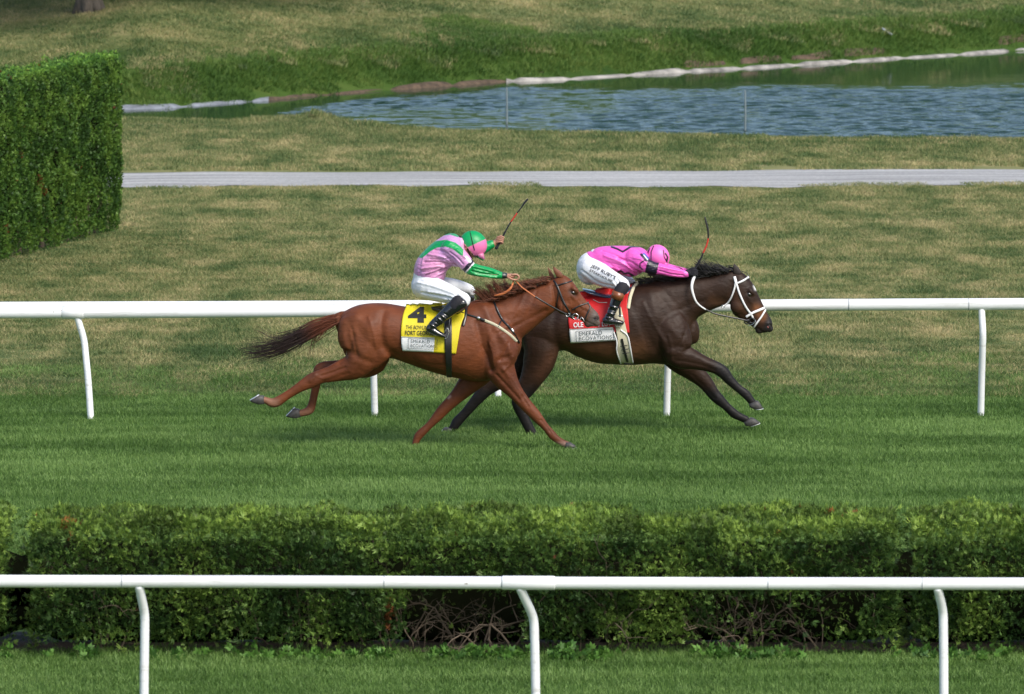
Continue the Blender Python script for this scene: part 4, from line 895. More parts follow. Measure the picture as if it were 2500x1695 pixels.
        cv += lock([(x, y), (x+ex*.35, y+ey*.2-3), (x+ex*.7, y+ey*.7-3), (x+ex, y+ey)], 4, 3, YA-.04, .03, n, 1.5, r, 2)
    hair("mane", cv, mat("chestnut_mane", (.12, .035, .014), .5, var=.4, vscale=30), root, .005)
    # bridle
    br = empty("bridle"); br.parent = root; br.location = (0, 0, 0)
    class Off: location = root.location
    def S(name, pl, wd, m=M_blk, **k):
        STR.clear(); o = strap(name, dr, pl, wd, m, root, **k); o.parent = br
        for e in STR: e.parent = br
    S("cheekpiece", [(1352, 685), (1361, 700), (1375, 735), (1388, 758), (1396, 772)], 4.6, mirror=YA, off=.006)
    S("browband", [(1362, 697), (1378, 692), (1396, 687)], 3.6, mirror=YA, off=.007)
    S("throatlatch", [(1364, 706), (1362, 728), (1357, 752)], 2.6, mirror=YA)
    S("noseband", [(1397, 757), (1414, 747), (1432, 741), (1437, 739)], 3.4, mirror=YA, off=.006)
    S("noseband", [(1436, 742), (1441, 750), (1434, 766), (1428, 780)], 3.4, mirror=YA, off=.006)
    for cx_, cy_, rr_ in ((1386, 768, 5), (1405, 773, 7)):
        pl = [(cx_+rr_*math.cos(a), cy_+rr_*math.sin(a)) for a in np.linspace(0, 6.28, 14)]; m2 = MB(); yy = (dr.y(1400, 768) or YA-.08)-.02
        tube(m2, [P(x, y, yy) for x, y in pl], .0045, n=6); o = m2.build("bit_ring", M_steel, root); o.parent = br
    S("bit_strap", [(1380, 766), (1395, 774), (1402, 777)], 8, off=.014)
    m2 = MB(); yy = (dr.y(1405, 770) or YA-.08)-.02; tube(m2, [P(x, y, yy) for x, y in [(1409, 776), (1414, 784), (1420, 774), (1424, 779), (1426, 784)]], .004, n=6); o = m2.build("bit_chain", M_steel, root); o.parent = br
    # reins to the hand
    rn_ = empty("reins"); rn_.parent = root
    m2 = MB(); tube(m2, [P(1256, 683, YA-.10), P(1274, 702, YA-.16), P(1308, 726, YA-.17)], .0065, .004, n=8); o = m2.build("rein_grip", M_tan, root); o.parent = rn_
    m2 = MB(); tube(m2, [P(1307, 725, YA-.17), P(1340, 745, YA-.15), P(1362, 757, YA-.12), P(1384, 768, YA-.10)], .008, .005, n=8); o = m2.build("rein", M_blk, root); o.parent = rn_
    m2 = MB(); tube(m2, [P(1254, 684, YA-.10), P(1249, 700, YA-.19), P(1238, 712, YA-.19), P(1222, 719, YA-.18), P(1207, 722, YA-.16)], [.006, .010, .012, .012, .008], .005, n=8, sub=3); o = m2.build("rein_loop", M_tan, root); o.parent = rn_
    # breast collar
    bc = empty("breast_collar"); bc.parent = root
    def B(name, pl, wd, m, **k):
        STR.clear(); o = strap(name, dr, pl, wd, m, root, **k); o.parent = bc
        for e in STR: e.parent = bc
    B("collar_strap", [(1116, 760), (1140, 768), (1166, 776), (1184, 782)], 5, M_blk, mirror=YA, off=.008)
    B("chest_band", [(1182, 782), (1208, 793), (1232, 808), (1250, 822), (1261, 834)], 7, M_cream, mirror=YA, off=.008, thick=.005)
    B("buckle", [(1166, 776), (1171, 778)], 7.5, M_steel, off=.016); B("keeper", [(1174, 779), (1183, 783)], 6.5, M_blk, off=.015)
    B("neck_strap", [(1204, 733), (1212, 752), (1226, 780), (1244, 800), (1258, 820), (1268, 838)], 5, M_blk, mirror=YA, off=.010)
    B("loop", [(1224, 783), (1217, 797)], 3.4, M_blk, off=.014); B("buckle", [(1249, 804), (1253, 810)], 6, M_steel, off=.017)
    return root, dr
HA, DRA = chestnut()

# ------------------------------------------------------------------ dark bay
YB = 84.35
def darkbay():
    root = empty("dark_bay_horse", (P(1500, 1060, YB)[0], YB, 0)); tag(root, "dark brown racehorse stretched out in the lead, in a white bridle with a red saddlecloth", "horse")
    mb = MB()
    ploft(mb, [(1264, 778, 1266, 830, .10), (1278, 762, 1282, 856, .19), (1300, 750, 1308, 862, .25), (1335, 740, 1345, 862, .275), (1375, 732, 1378, 856, .28), (1420, 728, 1410, 871, .285), (1462, 726, 1455, 886, .30), (1505, 716, 1500, 890, .31), (1545, 698, 1550, 891, .295), (1585, 690, 1592, 888, .27), (1620, 692, 1622, 890, .24), (1652, 708, 1648, 886, .205), (1680, 735, 1674, 866, .15), (1689, 770, 1688, 840, .09)], YB, n=64, sub=6, sq=2.15)
    ploft(mb, [(1580, 692, 1660, 850, .16), (1604, 682, 1688, 806, .17), (1640, 679, 1702, 778, .145), (1685, 676, 1726, 763, .12), (1728, 670, 1748, 753, .10), (1766, 664, 1772, 745, .092), (1786, 660, 1790, 742, .08)], YB, n=48, sub=6, sq=2.1)
    ploft(mb, [(1784, 662, 1784, 735, .06), (1797, 661, 1786, 758, .085), (1812, 665, 1792, 770, .098), (1828, 679, 1802, 776, .1), (1841, 697, 1815, 783, .088), (1852, 720, 1826, 790, .068), (1863, 743, 1836, 798, .056), (1872, 761, 1846, 806, .052), (1881, 776, 1855, 812, .05), (1886, 788, 1865, 813, .046), (1886, 797, 1875, 811, .03)], YB, n=20, sub=4, sq=2.2)
    ball(mb, P(1852, 809, YB), (.036, .034, .026), rot=-.3)
    for s in (-1, 1):
        ball(mb, P(1833, 712, YB+s*.074), (.05, .028, .028), rot=-.9); ball(mb, P(1801, 748, YB+s*.070), (.08, .035, .075)); ball(mb, P(1876, 793, YB+s*.036), (.034, .022, .030), rot=-.8)
    # near foreleg, highest
    ptube(mb, [(1578, 726, 16, .02, -.02), (1598, 752, 34, .05, -.09), (1625, 790, 48, .10, -.155), (1645, 832, 46, .115, -.16), (1655, 866, 34, .10, -.155), (1685, 876, 27, .08, -.15), (1720, 888, 18.5, .062, -.15), (1748, 898, 16, .052, -.15), (1766, 910, 15.5, .048, -.15), (1782, 929, 12.5, .042, -.15), (1802, 948, 10.3, .034, -.15), (1820, 962, 11.5, .038, -.15), (1830, 974, 10, .035, -.15), (1838, 984, 9.5, .036, -.15)], YB, n=18)
    # far foreleg, below it
    ptube(mb, [(1620, 830, 44, .09, .13), (1655, 880, 30, .085, .14), (1690, 905, 25, .07, .15), (1722, 934, 19, .06, .15), (1742, 962, 15.5, .05, .15), (1757, 977, 14, .045, .15), (1774, 993, 10.8, .036, .15), (1792, 1010, 11.5, .038, .15), (1806, 1018, 10, .035, .15), (1822, 1025, 9.5, .036, .15)], YB, n=18)
    # near hind: under the body, cannon forward and down into the grass
    ptube(mb, [(1320, 800, 54, .12, -.12), (1322, 850, 44, .13, -.14), (1314, 888, 39, .11, -.14), (1300, 920, 30, .08, -.14), (1284, 948, 24, .06, -.14), (1268, 972, 19.5, .048, -.14), (1267, 990, 16.5, .044, -.14), (1276, 1014, 13.2, .037, -.14), (1289, 1040, 12.5, .036, -.14), (1298, 1056, 12.5, .037, -.14), (1306, 1066, 9, .034, -.14)], YB, n=18)
    # far hind: reaching back on its toe
    ptube(mb, [(1300, 810, 50, .11, .12), (1290, 870, 42, .11, .14), (1262, 905, 30, .08, .14), (1222, 928, 22, .06, .14), (1192, 945, 20, .048, .14), (1176, 962, 17, .045, .14), (1156, 985, 13.8, .038, .14), (1134, 1011, 12.2, .035, .14), (1116, 1030, 13, .038, .14), (1108, 1043, 11, .036, .14), (1100, 1051, 9, .036, .14)], YB, n=18)
    V, Fc = fuse(mb, .0100, 9)
    st = [([(1630, 895), (1622, 868), (1608, 840)], 3, -.006), ([(1640, 880), (1640, 850), (1632, 820)], 3, .007), ([(1655, 845), (1668, 825), (1676, 800)], 3, -.007), ([(1585, 885), (1550, 872), (1500, 868)], 1.6, .003), ([(1700, 730), (1690, 760)], 5, -.004), ([(1735, 715), (1720, 745)], 4, .005), ([(1812, 735), (1820, 755), (1816, 770)], 2, .003), ([(1570, 740), (1600, 800), (1625, 835)], 4, .007), ([(1540, 740), (1565, 800), (1580, 850)], 5, -.006), ([(1585, 715), (1605, 770), (1650, 815), (1680, 840)], 9, .012), ([(1610, 725), (1650, 770), (1682, 800)], 7, -.010), ([(1560, 760), (1580, 820), (1610, 868)], 9, -.014), ([(1600, 880), (1630, 850), (1665, 848)], 6, -.011), ([(1595, 775), (1615, 830), (1630, 860)], 9, .012), ([(1690, 812), (1688, 845)], 5, .010), ([(1668, 820), (1676, 850)], 4, -.011),
          ([(1640, 862), (1690, 868), (1740, 892)], 5, .007), ([(1650, 880), (1700, 888), (1745, 903)], 3.5, -.008), ([(1690, 915), (1720, 945), (1745, 972)], 3.5, -.007), ([(1640, 770), (1690, 742), (1770, 735)], 7, -.010), ([(1600, 720), (1680, 705), (1760, 700)], 12, .006), ([(1786, 690), (1784, 720), (1780, 748)], 4, -.010), ([(1800, 770), (1830, 790)], 4, .003),
          ([(1378, 858), (1362, 842), (1352, 800), (1356, 770)], 9, -.014), ([(1345, 870), (1318, 905), (1300, 935)], 6, -.007), ([(1330, 885), (1310, 925)], 8, .005), ([(1410, 862), (1480, 884), (1550, 887)], 6, -.005),
          ([(1824, 722), (1848, 760)], 3.5, .008), ([(1838, 745), (1862, 780)], 4, -.005), ([(1806, 765), (1835, 785)], 4, -.005), ([(1875, 797), (1882, 793), (1884, 799)], 2.6, -.016), ([(1848, 800), (1862, 810)], 1.6, -.006), ([(1824, 714), (1832, 720)], 5, -.004)]
    V = sculpt(V, Fc, [(a_, b_*1.15, c_*.5) for a_, b_, c_ in st]); q = PIX(V); n_ = fbm(V*2.2, 3, 13)
    c = np.tile((.022, .0108, .0068), (len(V), 1)); c = mixc(c, (.034, .016, .009), (n_-.35)*1.8)
    c = mixc(c, (.095, .043, .020), near(q, [(1400, 845), (1470, 858), (1560, 862)], 30)*.85); c = mixc(c, (.075, .032, .018), near(q, [(1345, 870), (1318, 915)], 16)*.7)
    legs = np.maximum(sstep(1725, 1765, q[:, 0])*sstep(868, 885, q[:, 1]), sstep(930, 965, q[:, 1])); c = mixc(c, (.010, .009, .010), legs*.95)
    c = mixc(c, (.16, .06, .022), near(q, [(1848, 752), (1862, 775)], 11)*.9); c = mixc(c, (.09, .04, .02), near(q, [(1800, 725), (1815, 770)], 16)*.5); c = mixc(c, (.08, .038, .02), near(q, [(1740, 735), (1765, 742)], 12)*.6)
    c = mixc(c, (.016, .014, .014), sstep(1862, 1876, q[:, 0]+(q[:, 1]-790)*.35)*(q[:, 1] < 830)); c = mixc(c, (.018, .014, .013), near(q, [(1846, 808), (1862, 812)], 7))
    c = mixc(c, (.75, .75, .75), near(q, [(1842, 699), (1845, 706)], 3.2)*(np.abs(V[:, 1]-YB) < .07))      # small star
    mesh_obj("body", V, Fc, M_bay, root, col=c); dr = Drape(V, Fc, YB)
    for pts, dy in (([(1787, 664), (1779, 656), (1778, 647), (1785, 653), (1792, 664)], .035), ([(1790, 668), (1789, 654), (1792, 643), (1802, 652), (1812, 666), (1804, 674)], -.035)):
        e = MB(); lens(e, pts, YB+dy, .018); e.build("ear", mat("bay_ear", (.022, .014, .012), .6), root)
    hoof(root, [(1828, 985), (1846, 978), (1852, 980), (1863, 996), (1860, 999), (1843, 1000), (1830, 994)], YB-.15, ((1845, 1000), (1863, 998)))
    hoof(root, [(1815, 1030), (1833, 1019), (1840, 1021), (1855, 1031), (1853, 1035), (1832, 1041), (1820, 1040)], YB+.15, ((1833, 1041), (1855, 1034)))
    hoof(root, [(1298, 1060), (1312, 1058), (1322, 1070), (1298, 1072)], YB-.14)
    hoof(root, [(1105, 1046), (1103, 1060), (1079, 1064), (1080, 1048), (1087, 1043)], YB+.14, ((1080, 1049), (1079, 1064)))
    eye(root, 1829, 719, (dr.y(1829, 719) or YB-.09)+.008, .025)
    yy = dr.y(1878, 797) or YB-.05; n1 = MB(); ball(n1, P(1877, 797, yy+.004), (.018, .008, .024), rot=.6); o1 = n1.build("nostril", M_nost, root)
    n1 = MB(); ball(n1, P(1875, 799, yy+.001), (.007, .006, .012), rot=.5); n1.build("nostril_lining", M_fleshy, root)
    r = np.random.default_rng(14); cv = []
    for x, y, ex, ey, n in [(1780, 664, -36, -10, 30), (1768, 666, -36, -14, 32), (1755, 668, -36, -18, 32), (1742, 670, -34, -24, 34), (1732, 672, -30, -32, 30), (1722, 672, -30, -26, 28), (1712, 674, -30, -16, 26), (1700, 676, -30, -18, 24), (1770, 664, -40, -24, 12), (1750, 667, -46, -36, 10), (1726, 672, -34, -40, 10), (1680, 678, -38, -14, 24), (1664, 679, -36, -16, 24), (1648, 680, -38, -12, 24), (1680, 678, -60, -6, 20), (1630, 682, -40, -6, 24), (1610, 684, -40, 0, 22), (1590, 688, -38, -2, 22), (1570, 690, -34, 2, 16), (1760, 668, -40, 4, 34), (1735, 672, -40, 4, 34), (1710, 675, -40, 5, 34), (1680, 678, -40, 5, 30), (1650, 681, -40, 5, 30), (1620, 684, -40, 5, 24), (1790, 658, -26, 0, 16)]:
        cv += lock([(x, y), (x+ex*.35, y+ey*.2-3), (x+ex*.7, y+ey*.7-3), (x+ex, y+ey)], 4, 5, YB-.02, .03, n, 2.5, r, 2)
    hair("mane", cv, mat("black_mane", (.010, .008, .009), .42, var=.4, vscale=30), root, .005)
    # hidden tail streaming behind the other horse
    hair("tail", lock([(1268, 782), (1240, 796), (1205, 815), (1165, 835)], 5, 14, YB, .03, 90, 4, r), mat("black_tail", (.010, .008, .009), .45), root, .004)
    br = empty("bridle"); br.parent = root
    def S(name, pl, wd, m=M_whites, **k):
        STR.clear(); o = strap(name, dr, pl, wd, m, root, **k); o.parent = br
        for e in STR: e.parent = br
    S("headpiece", [(1793, 676), (1797, 690)], 7, mirror=YB, off=.007)
    S("cheekpiece", [(1797, 690), (1806, 718), (1820, 748), (1834, 768), (1838, 776)], 4.8, mirror=YB, off=.008)
    S("throatlatch", [(1796, 690), (1791, 712), (1780, 736), (1767, 748)], 4.2, mirror=YB, off=.006)
    S("browband", [(1800, 692), (1815, 685), (1829, 676)], 4.6, mirror=YB, off=.010)
    S("noseband", [(1822, 774), (1836, 765), (1852, 758), (1866, 752)], 6, mirror=YB, off=.008)
    S("noseband", [(1869, 757), (1860, 772), (1850, 786), (1841, 799)], 4.4, mirror=YB, off=.008)
    m2 = MB(); pl = [(1765+4*math.cos(a), 749+3.5*math.sin(a)) for a in np.linspace(0, 6.28, 12)]; tube(m2, [P(x, y, YB-.07) for x, y in pl], .004, n=6); o = m2.build("buckle_ring", M_steel, root); o.parent = br
    yy = (dr.y(1838, 782) or YB-.06)-.016
    for pl, rad, m in (([(1836+7*math.cos(a), 783+6*math.sin(a)) for a in np.linspace(0, 6.28, 14)], .007, M_blk), ([(1824+6*math.cos(a), 786+5*math.sin(a)) for a in np.linspace(0, 6.28, 12)], .008, M_blk), ([(1828, 795), (1838, 792), (1843, 786)], .0035, M_steel), ([(1838, 778), (1845, 783), (1842, 790)], .0035, M_steel)):
        m2 = MB(); tube(m2, [P(x, y, yy) for x, y in pl], rad, .006, n=6); o = m2.build("bit_fitting", m, root); o.parent = br
    m2 = MB(); tube(m2, [P(1812, 663, YB-.03), P(1822, 666, YB-.05), P(1829, 675, YB-.06), P(1830, 682, YB-.07)], .0035, n=6); o = m2.build("blinker_wire", M_blk, root); o.parent = br
    rn_ = empty("reins"); rn_.parent = root
    m2 = MB(); tube(m2, [P(1700, 668, YB-.16), P(1692, 684, YB-.2), P(1689, 704, YB-.21), P(1697, 732, YB-.2), P(1708, 746, YB-.18), P(1723, 756, YB-.16)], [.009, .015, .013, .010, .008, .007], .005, n=8, sub=3); o = m2.build("rein_grip", M_whites, root); o.parent = rn_
    m2 = MB(); tube(m2, [P(1722, 755, YB-.16), P(1745, 766, YB-.15), P(1775, 773, YB-.13), P(1815, 781, YB-.10), P(1826, 785, YB-.09)], [.006, .008, .008, .008, .007], .005, n=8, sub=3); o = m2.build("rein", M_blk, root); o.parent = rn_
    return root, dr
HB, DRB = darkbay()
# ------------------------------------------------------------------ riders
def cloth_mat(name, rough=.5, spec=.4, bump=.0025, bscale=38, sheen=.0, stretch=(1, 1, 1), **k):
    return mat(name, vcol=True, rough=rough, spec=spec, bump=bump, bscale=bscale, bstretch=stretch, sheen=sheen, **k)
M_silk = cloth_mat("racing_silk", .30, .6, .010, 22, stretch=(1, 1, 2.2)); M_breech = mat("white_breeches", (.74, .76, .80), .55, bump=.007, bscale=26)
M_skin = mat("skin", (.44, .22, .15), .5, var=.12, vscale=30, sss=.05); M_skin2 = mat("skin_tan", (.26, .12, .075), .5, var=.12, vscale=30)
M_boot = mat("polished_black_boot", (.010, .011, .014), .16, spec=.7, coat=.5, bump=.003, bscale=28); M_brown = mat("brown_boot_cuff", (.20, .065, .025), .3, bump=.002, bscale=40)
M_fab = mat("dark_navy_stretch", (.010, .010, .016), .8); M_helm = mat("helmet_cover", vcol=True, rough=.42, spec=.5, bump=.0012, bscale=45)
def fingers(mb, rows, r=.0085):
    for pts in rows: tube(mb, [np.array(p) for p in pts], np.linspace(r, r*.8, len(pts)), n=8, sub=2, cap=True)
def finish(name, mb, vox, m, root, it=4, strokes=None, colf=None):
    V, Fc = fuse(mb, vox, it)
    if strokes: V = sculpt(V, Fc, [(a, b*.85, c*1.7) for a, b, c in strokes])
    c = colf(V, PIX(V)) if colf else None
    return mesh_obj(name, V, Fc, m, root, col=c), V, Fc
def helmet_shell(root, c, r, tilt, ry, cutdir, cutoff, colf):
    mb = MB(); ball(mb, c, (r*1.06, ry, r*.98), 110, 72, rot=tilt); V = np.array(mb.v); keepv = (V-np.array(c))@np.array(cutdir) > -cutoff
    Fc = [f for f in mb.f if all(keepv[i] for i in f)]; me = mesh_obj("helmet", V, Fc, M_helm, root, col=colf(V, PIX(V))); thicken(me, .008); return me

def rider_a():
    root = empty("person", (P(1085, 700, YA)[0], YA, 1.3)); tag(root, "jockey in lilac pink and green silks sitting up with whip raised, riding the chestnut horse", "jockey", None)
    Y = YA
    # body under the clothes, one surface
    mb = MB()
    ploft(mb, [(1016, 690, 1078, 700, .13), (1018, 655, 1082, 668, .14), (1035, 622, 1100, 648, .16), (1070, 592, 1122, 640, .18), (1105, 579, 1132, 610, .13), (1118, 582, 1134, 602, .06)], Y, n=18, sub=3)
    ptube(mb, [(1118, 592, 12), (1132, 598, 11.5), (1142, 602, 12)], Y)
    ball(mb, P(1148, 601, Y), (.098, .078, .108), rot=-.85); ball(mb, P(1155, 617, Y), (.055, .055, .05)); ball(mb, P(1165, 625, Y), (.018, .014, .022), rot=-.8)
    for s in (-1, 1): ball(mb, P(1139, 606, Y+s*.078), (.014, .012, .026), rot=-.6)
    ptube(mb, [(1110, 607, 13, .055, -.18), (1142, 645, 11, .045, -.21), (1190, 664, 8.5, .036, -.18), (1228, 673, 6.6, .028, -.13), (1240, 674, 6.5, .034, -.12)], Y)
    ball(mb, P(1248, 674, Y-.12), (.042, .042, .024), rot=-.1)
    ptube(mb, [(1118, 605, 13, .055, .18), (1160, 612, 11, .045, .22), (1188, 606, 9, .04, .24), (1204, 596, 7.2, .032, .24), (1212, 590, 6.4, .03, .24)], Y)
    ball(mb, P(1218, 587, Y+.24), (.028, .030, .038), rot=.35)
    ptube(mb, [(1045, 704, 22, .09, -.08), (1098, 719, 14, .05, -.24), (1126, 731, 9, .036, -.335), (1102, 754, 9, .036, -.37), (1073, 780, 7.5, .03, -.37), (1055, 798, 6, .026, -.37), (1066, 811, 5.5, .026, -.37), (1080, 818, 3.5, .022, -.37)], Y)
    ptube(mb, [(1055, 700, 20, .09, .08), (1120, 702, 11, .04, .27), (1144, 709, 8, .035, .335), (1124, 738, 8, .035, .37), (1099, 762, 7, .03, .37), (1081, 780, 6, .026, .37), (1092, 793, 5, .026, .37), (1106, 800, 3.5, .022, .37)], Y)
    V, Fc = fuse(mb, .0075, 3)
    fb = MB()
    fingers(fb, [[P(1250, 671+i*.3, Y-.155+i*.022), P(1262, 671+i*.5, Y-.158+i*.022), P(1267, 677+i*.3, Y-.156+i*.022), P(1262, 683, Y-.152+i*.021), P(1255, 683, Y-.148+i*.02)] for i in range(4)], .0105)
    fingers(fb, [[P(1240, 677, Y-.15), P(1249, 682, Y-.165), P(1258, 684, Y-.158)]], .0105)
    fingers(fb, [[P(1214-i*.6, 580+i*4.1, Y+.215), P(1223-i*.4, 577.5+i*4.2, Y+.20), P(1230-i*.8, 580.5+i*4.2, Y+.205), P(1225-i*.6, 583+i*4.2, Y+.222)] for i in range(4)], .0098)
    fingers(fb, [[P(1212, 588, Y+.25), P(1218, 579, Y+.262), P(1224, 576, Y+.25)]], .0105)
    n0 = len(V); V2 = np.vstack((V, np.array(fb.v))); F2 = [tuple(f) for f in Fc]+[tuple(i+n0 for i in f) for f in fb.f]
    mesh_obj("body", V2, F2, M_skin, root)
    # jacket with both sleeves
    pink, green, dark, lilac = lin((214, 146, 190)), lin((0, 150, 78)), (.02, .012, .035), lin((190, 150, 205))
    mb = MB()
    ploft(mb, [(1011, 678, 1085, 682, .135), (1010, 664, 1088, 676, .155), (1012, 648, 1090, 664, .175), (1020, 630, 1097, 655, .185), (1034, 614, 1107, 650, .195), (1053, 596, 1121, 652, .205), (1073, 582, 1132, 648, .215), (1093, 571, 1139, 630, .20), (1110, 571, 1137, 613, .15), (1121, 577, 1137, 605, .085)], Y, n=24, sub=3)
    ptube(mb, [(1098, 607, 24, .09, -.15), (1116, 620, 21, .075, -.19), (1130, 634, 19, .07, -.21), (1140, 646, 18, .066, -.215), (1150, 656, 16, .06, -.21), (1172, 662, 14.5, .056, -.195), (1195, 666, 13, .05, -.17), (1214, 671, 10.5, .042, -.15), (1226, 673, 8.4, .034, -.135), (1233, 673, 7.6, .031, -.13)], Y, n=18)
    ptube(mb, [(1112, 600, 20, .08, .15), (1140, 612, 17, .07, .20), (1168, 611, 15, .06, .23), (1187, 603, 13, .055, .24), (1199, 597, 10.5, .045, .24)], Y, n=16)
    def colf(V, q):
        c = mixc(np.tile(pink, (len(V), 1)), lilac, sstep(.35, .65, fbm(V*5, 2, 3))*.6)
        s = 1-sstep(7.5, 9.0, seg_dist(q, [(1028, 622), (1046, 607), (1064, 597), (1088, 594), (1108, 600), (1128, 616)])); s = s*(q[:, 0] < 1131)
        c = mixc(c, green, s); c = mixc(c, green, (1-sstep(3.5, 4.6, seg_dist(q, [(1086, 571), (1100, 569), (1118, 575)])))); c = mixc(c, green, (V[:, 1] > Y+.12)*(q[:, 0] > 1150))
        t = (q[:, 0]-1150)*.75+(q[:, 1]-655)*.66; fa = (V[:, 1] < Y-.05)*(q[:, 0] > 1112)
        c = mixc(c, green, fa*(t > -2)); c = mixc(c, (.75, .68, .76), fa*(np.abs(t+3) < 1.6)); c = mixc(c, dark, fa*(np.abs(t+9) < 4.5)); c = mixc(c, (.75, .76, .78), fa*(1-sstep(3, 4, seg_dist(q, [(1139, 628), (1148, 638)]))))
        c = mixc(c, (.01, .02, .02), (q[:, 0] > 1226)*(V[:, 1] < Y)); return mixc(c, (.70, .42, .62), 1-sstep(1.5, 2.5, seg_dist(q, [(1124, 575), (1127, 590), (1130, 606)])))
    W = [([(1107, 642), (1080, 628), (1046, 622)], 2.6, .006), ([(1104, 648), (1072, 640), (1036, 640)], 2.8, -.007), ([(1100, 650), (1070, 650), (1030, 656)], 2.6, .007), ([(1095, 655), (1068, 662), (1038, 672)], 2.8, -.008), ([(1090, 660), (1068, 671), (1052, 680)], 2.4, .007), ([(1110, 634), (1085, 615), (1060, 610)], 2.6, -.005), ([(1030, 630), (1024, 660)], 3, -.004), ([(1105, 628), (1078, 634), (1050, 633)], 2, -.005), ([(1084, 648), (1056, 664), (1030, 668)], 2, .006),
         ([(1100, 604), (1118, 612), (1136, 630)], 3, .005), ([(1098, 616), (1116, 630), (1130, 645)], 2.5, -.006), ([(1152, 650), (1175, 656), (1205, 664)], 2.3, .006), ([(1152, 662), (1180, 669), (1215, 672)], 2.3, -.007), ([(1160, 656), (1185, 662), (1205, 667)], 1.6, -.005), ([(1156, 668), (1185, 675), (1212, 677)], 2, .005), ([(1148, 648), (1156, 668)], 2, -.004), ([(1040, 612), (1030, 640), (1020, 670)], 2.5, .003)]
    finish("silks_jacket", mb, .0068, M_silk, root, 3, W, colf)
    mb = MB(); ploft(mb, [(1120, 575, 1134, 607, .075), (1128, 578, 1140, 604, .07), (1134, 582, 1144, 604, .066)], Y, n=20, sub=2); mb.build("dark_collar", M_fab, root)
    # breeches
    mb = MB(); ball(mb, P(1041, 697, Y), (.150, .175, .148)); ploft(mb, [(1009, 672, 1080, 676, .14), (1006, 690, 1088, 700, .15)], Y, n=18)
    ptube(mb, [(1045, 702, 31, .12, -.08), (1072, 710, 28, .10, -.16), (1098, 719, 23.5, .085, -.24), (1120, 727, 19, .072, -.31), (1134, 731, 15.5, .062, -.34), (1135, 736, 13, .058, -.345)], Y, n=20)
    ptube(mb, [(1055, 700, 26, .11, .08), (1090, 698, 21, .09, .18), (1120, 701, 17, .075, .27), (1145, 707, 13, .06, .34), (1150, 714, 11, .055, .345)], Y, n=18)
    W = [([(1020, 690), (1060, 700), (1110, 718)], 3, .004), ([(1030, 715), (1065, 722), (1100, 728)], 3, -.005), ([(1110, 716), (1124, 726), (1134, 738)], 2.5, -.004), ([(1085, 730), (1105, 732)], 3, .004), ([(1045, 712), (1080, 718), (1118, 729)], 2.3, .004), ([(1088, 722), (1098, 738)], 2.2, -.004)]
    finish("breeches", mb, .0075, M_breech, root, 3, W)
    for s, yy, ox, oy in ((-1, Y-.37, 0, 0), (1, Y+.37, 26, -18)):
        mb = MB(); ptube(mb, [(1128+ox*.6, 741+oy, 14, .055, 0), (1116+ox, 744+oy, 18, .060, 0), (1102+ox, 754+oy, 16.5, .058, 0), (1088+ox, 767+oy, 14.5, .055, -s*.0), (1073+ox, 780+oy, 13, .05, 0), (1060+ox, 791+oy, 11.5, .046, 0), (1054+ox, 798+oy, 11, .045, 0)], yy, n=18)
        ptube(mb, [(1048+ox, 802+oy, 9.5, .042), (1062+ox, 810+oy, 9, .045), (1076+ox, 817+oy, 7, .046), (1085+ox, 821+oy, 5.5, .038)], yy, n=14)
        W = [([(1074, 768), (1088, 778)], 1.8, .005), ([(1080, 762), (1094, 772)], 1.8, -.004), ([(1068, 775), (1080, 786)], 1.8, .005), ([(1060, 784), (1072, 792)], 1.6, -.004), ([(1050, 792), (1064, 800)], 1.8, .005)]
        o, _, _ = finish("boot", mb, .0065, M_boot, root, 3, W if s < 0 else None)
    mb = MB(); tube(mb, [P(1119, 737, Y-.37), P(1108, 748, Y-.37)], [.066, .062], .062, n=20); mb.build("knee_stocking", M_fab, root)
    # helmet
    def hc(V, q):
        c = np.tile(lin((0, 148, 82)), (len(V), 1)); side = (q[:, 0]-1147)*(-16)-(q[:, 1]-602)*34; c = mixc(c, lin((222, 112, 168)), (side < 0)*1.0)
        d = (q[:, 0]-1152)*.757-(q[:, 1]-600)*.653; c = mixc(c, lin((232, 190, 170)), (d < -10)*1.0); return mixc(c, lin((222, 140, 180)), (d < -13)*1.0)
    cc = P(1155.5, 596.5, Y); helmet_shell(root, cc, .127, -.7, .108, (.757, 0, .653), .062, hc)
    mb = MB(); lens(mb, [(1160, 617), (1170, 616), (1180, 616), (1184, 632), (1181, 635), (1170, 629)], Y, .075, prof=((-1, .7), (-.6, .95), (0, 1), (.6, .95), (1, .7))); mb.build("helmet_peak", mat("green_pink_peak", lin((190, 110, 150)), .4), root)
    mb = MB(); lens(mb, [(1158, 620), (1166, 621), (1183, 634), (1180, 637), (1170, 632)], Y, .066, prof=((-1, .7), (-.6, .95), (0, 1), (.6, .95), (1, .7))); mb.build("peak_underside", mat("green_peak", lin((0, 140, 80)), .4), root)
    mb = MB()
    pts = [np.array(cc)+np.array((0, -.114*math.cos(a), 0))+np.array((-.25, 0, .97))*.131*math.sin(a)-np.array((.25*.0, 0, 0)) for a in np.linspace(-.4, 1.9, 14)]
    tube(mb, pts, .006, .004, n=8, axis=(1, 0, .2)); mb.build("goggle_strap", M_fab, root)
    mb = MB(); lens(mb, [(1150, 612), (1160, 616), (1172, 626), (1170, 631), (1162, 628), (1150, 620)], Y, .068, prof=((-1, .6), (-.6, .95), (0, 1), (.6, .95), (1, .6))); mb.build("goggles", M_boot, root)
    mb = MB(); tube(mb, [P(1140, 598, Y-.082), P(1142, 612, Y-.084), P(1150, 628, Y-.05), P(1153, 632, Y)], .0055, .004, n=6); mb.build("chin_strap", M_fab, root)
    return root
RA = rider_a()

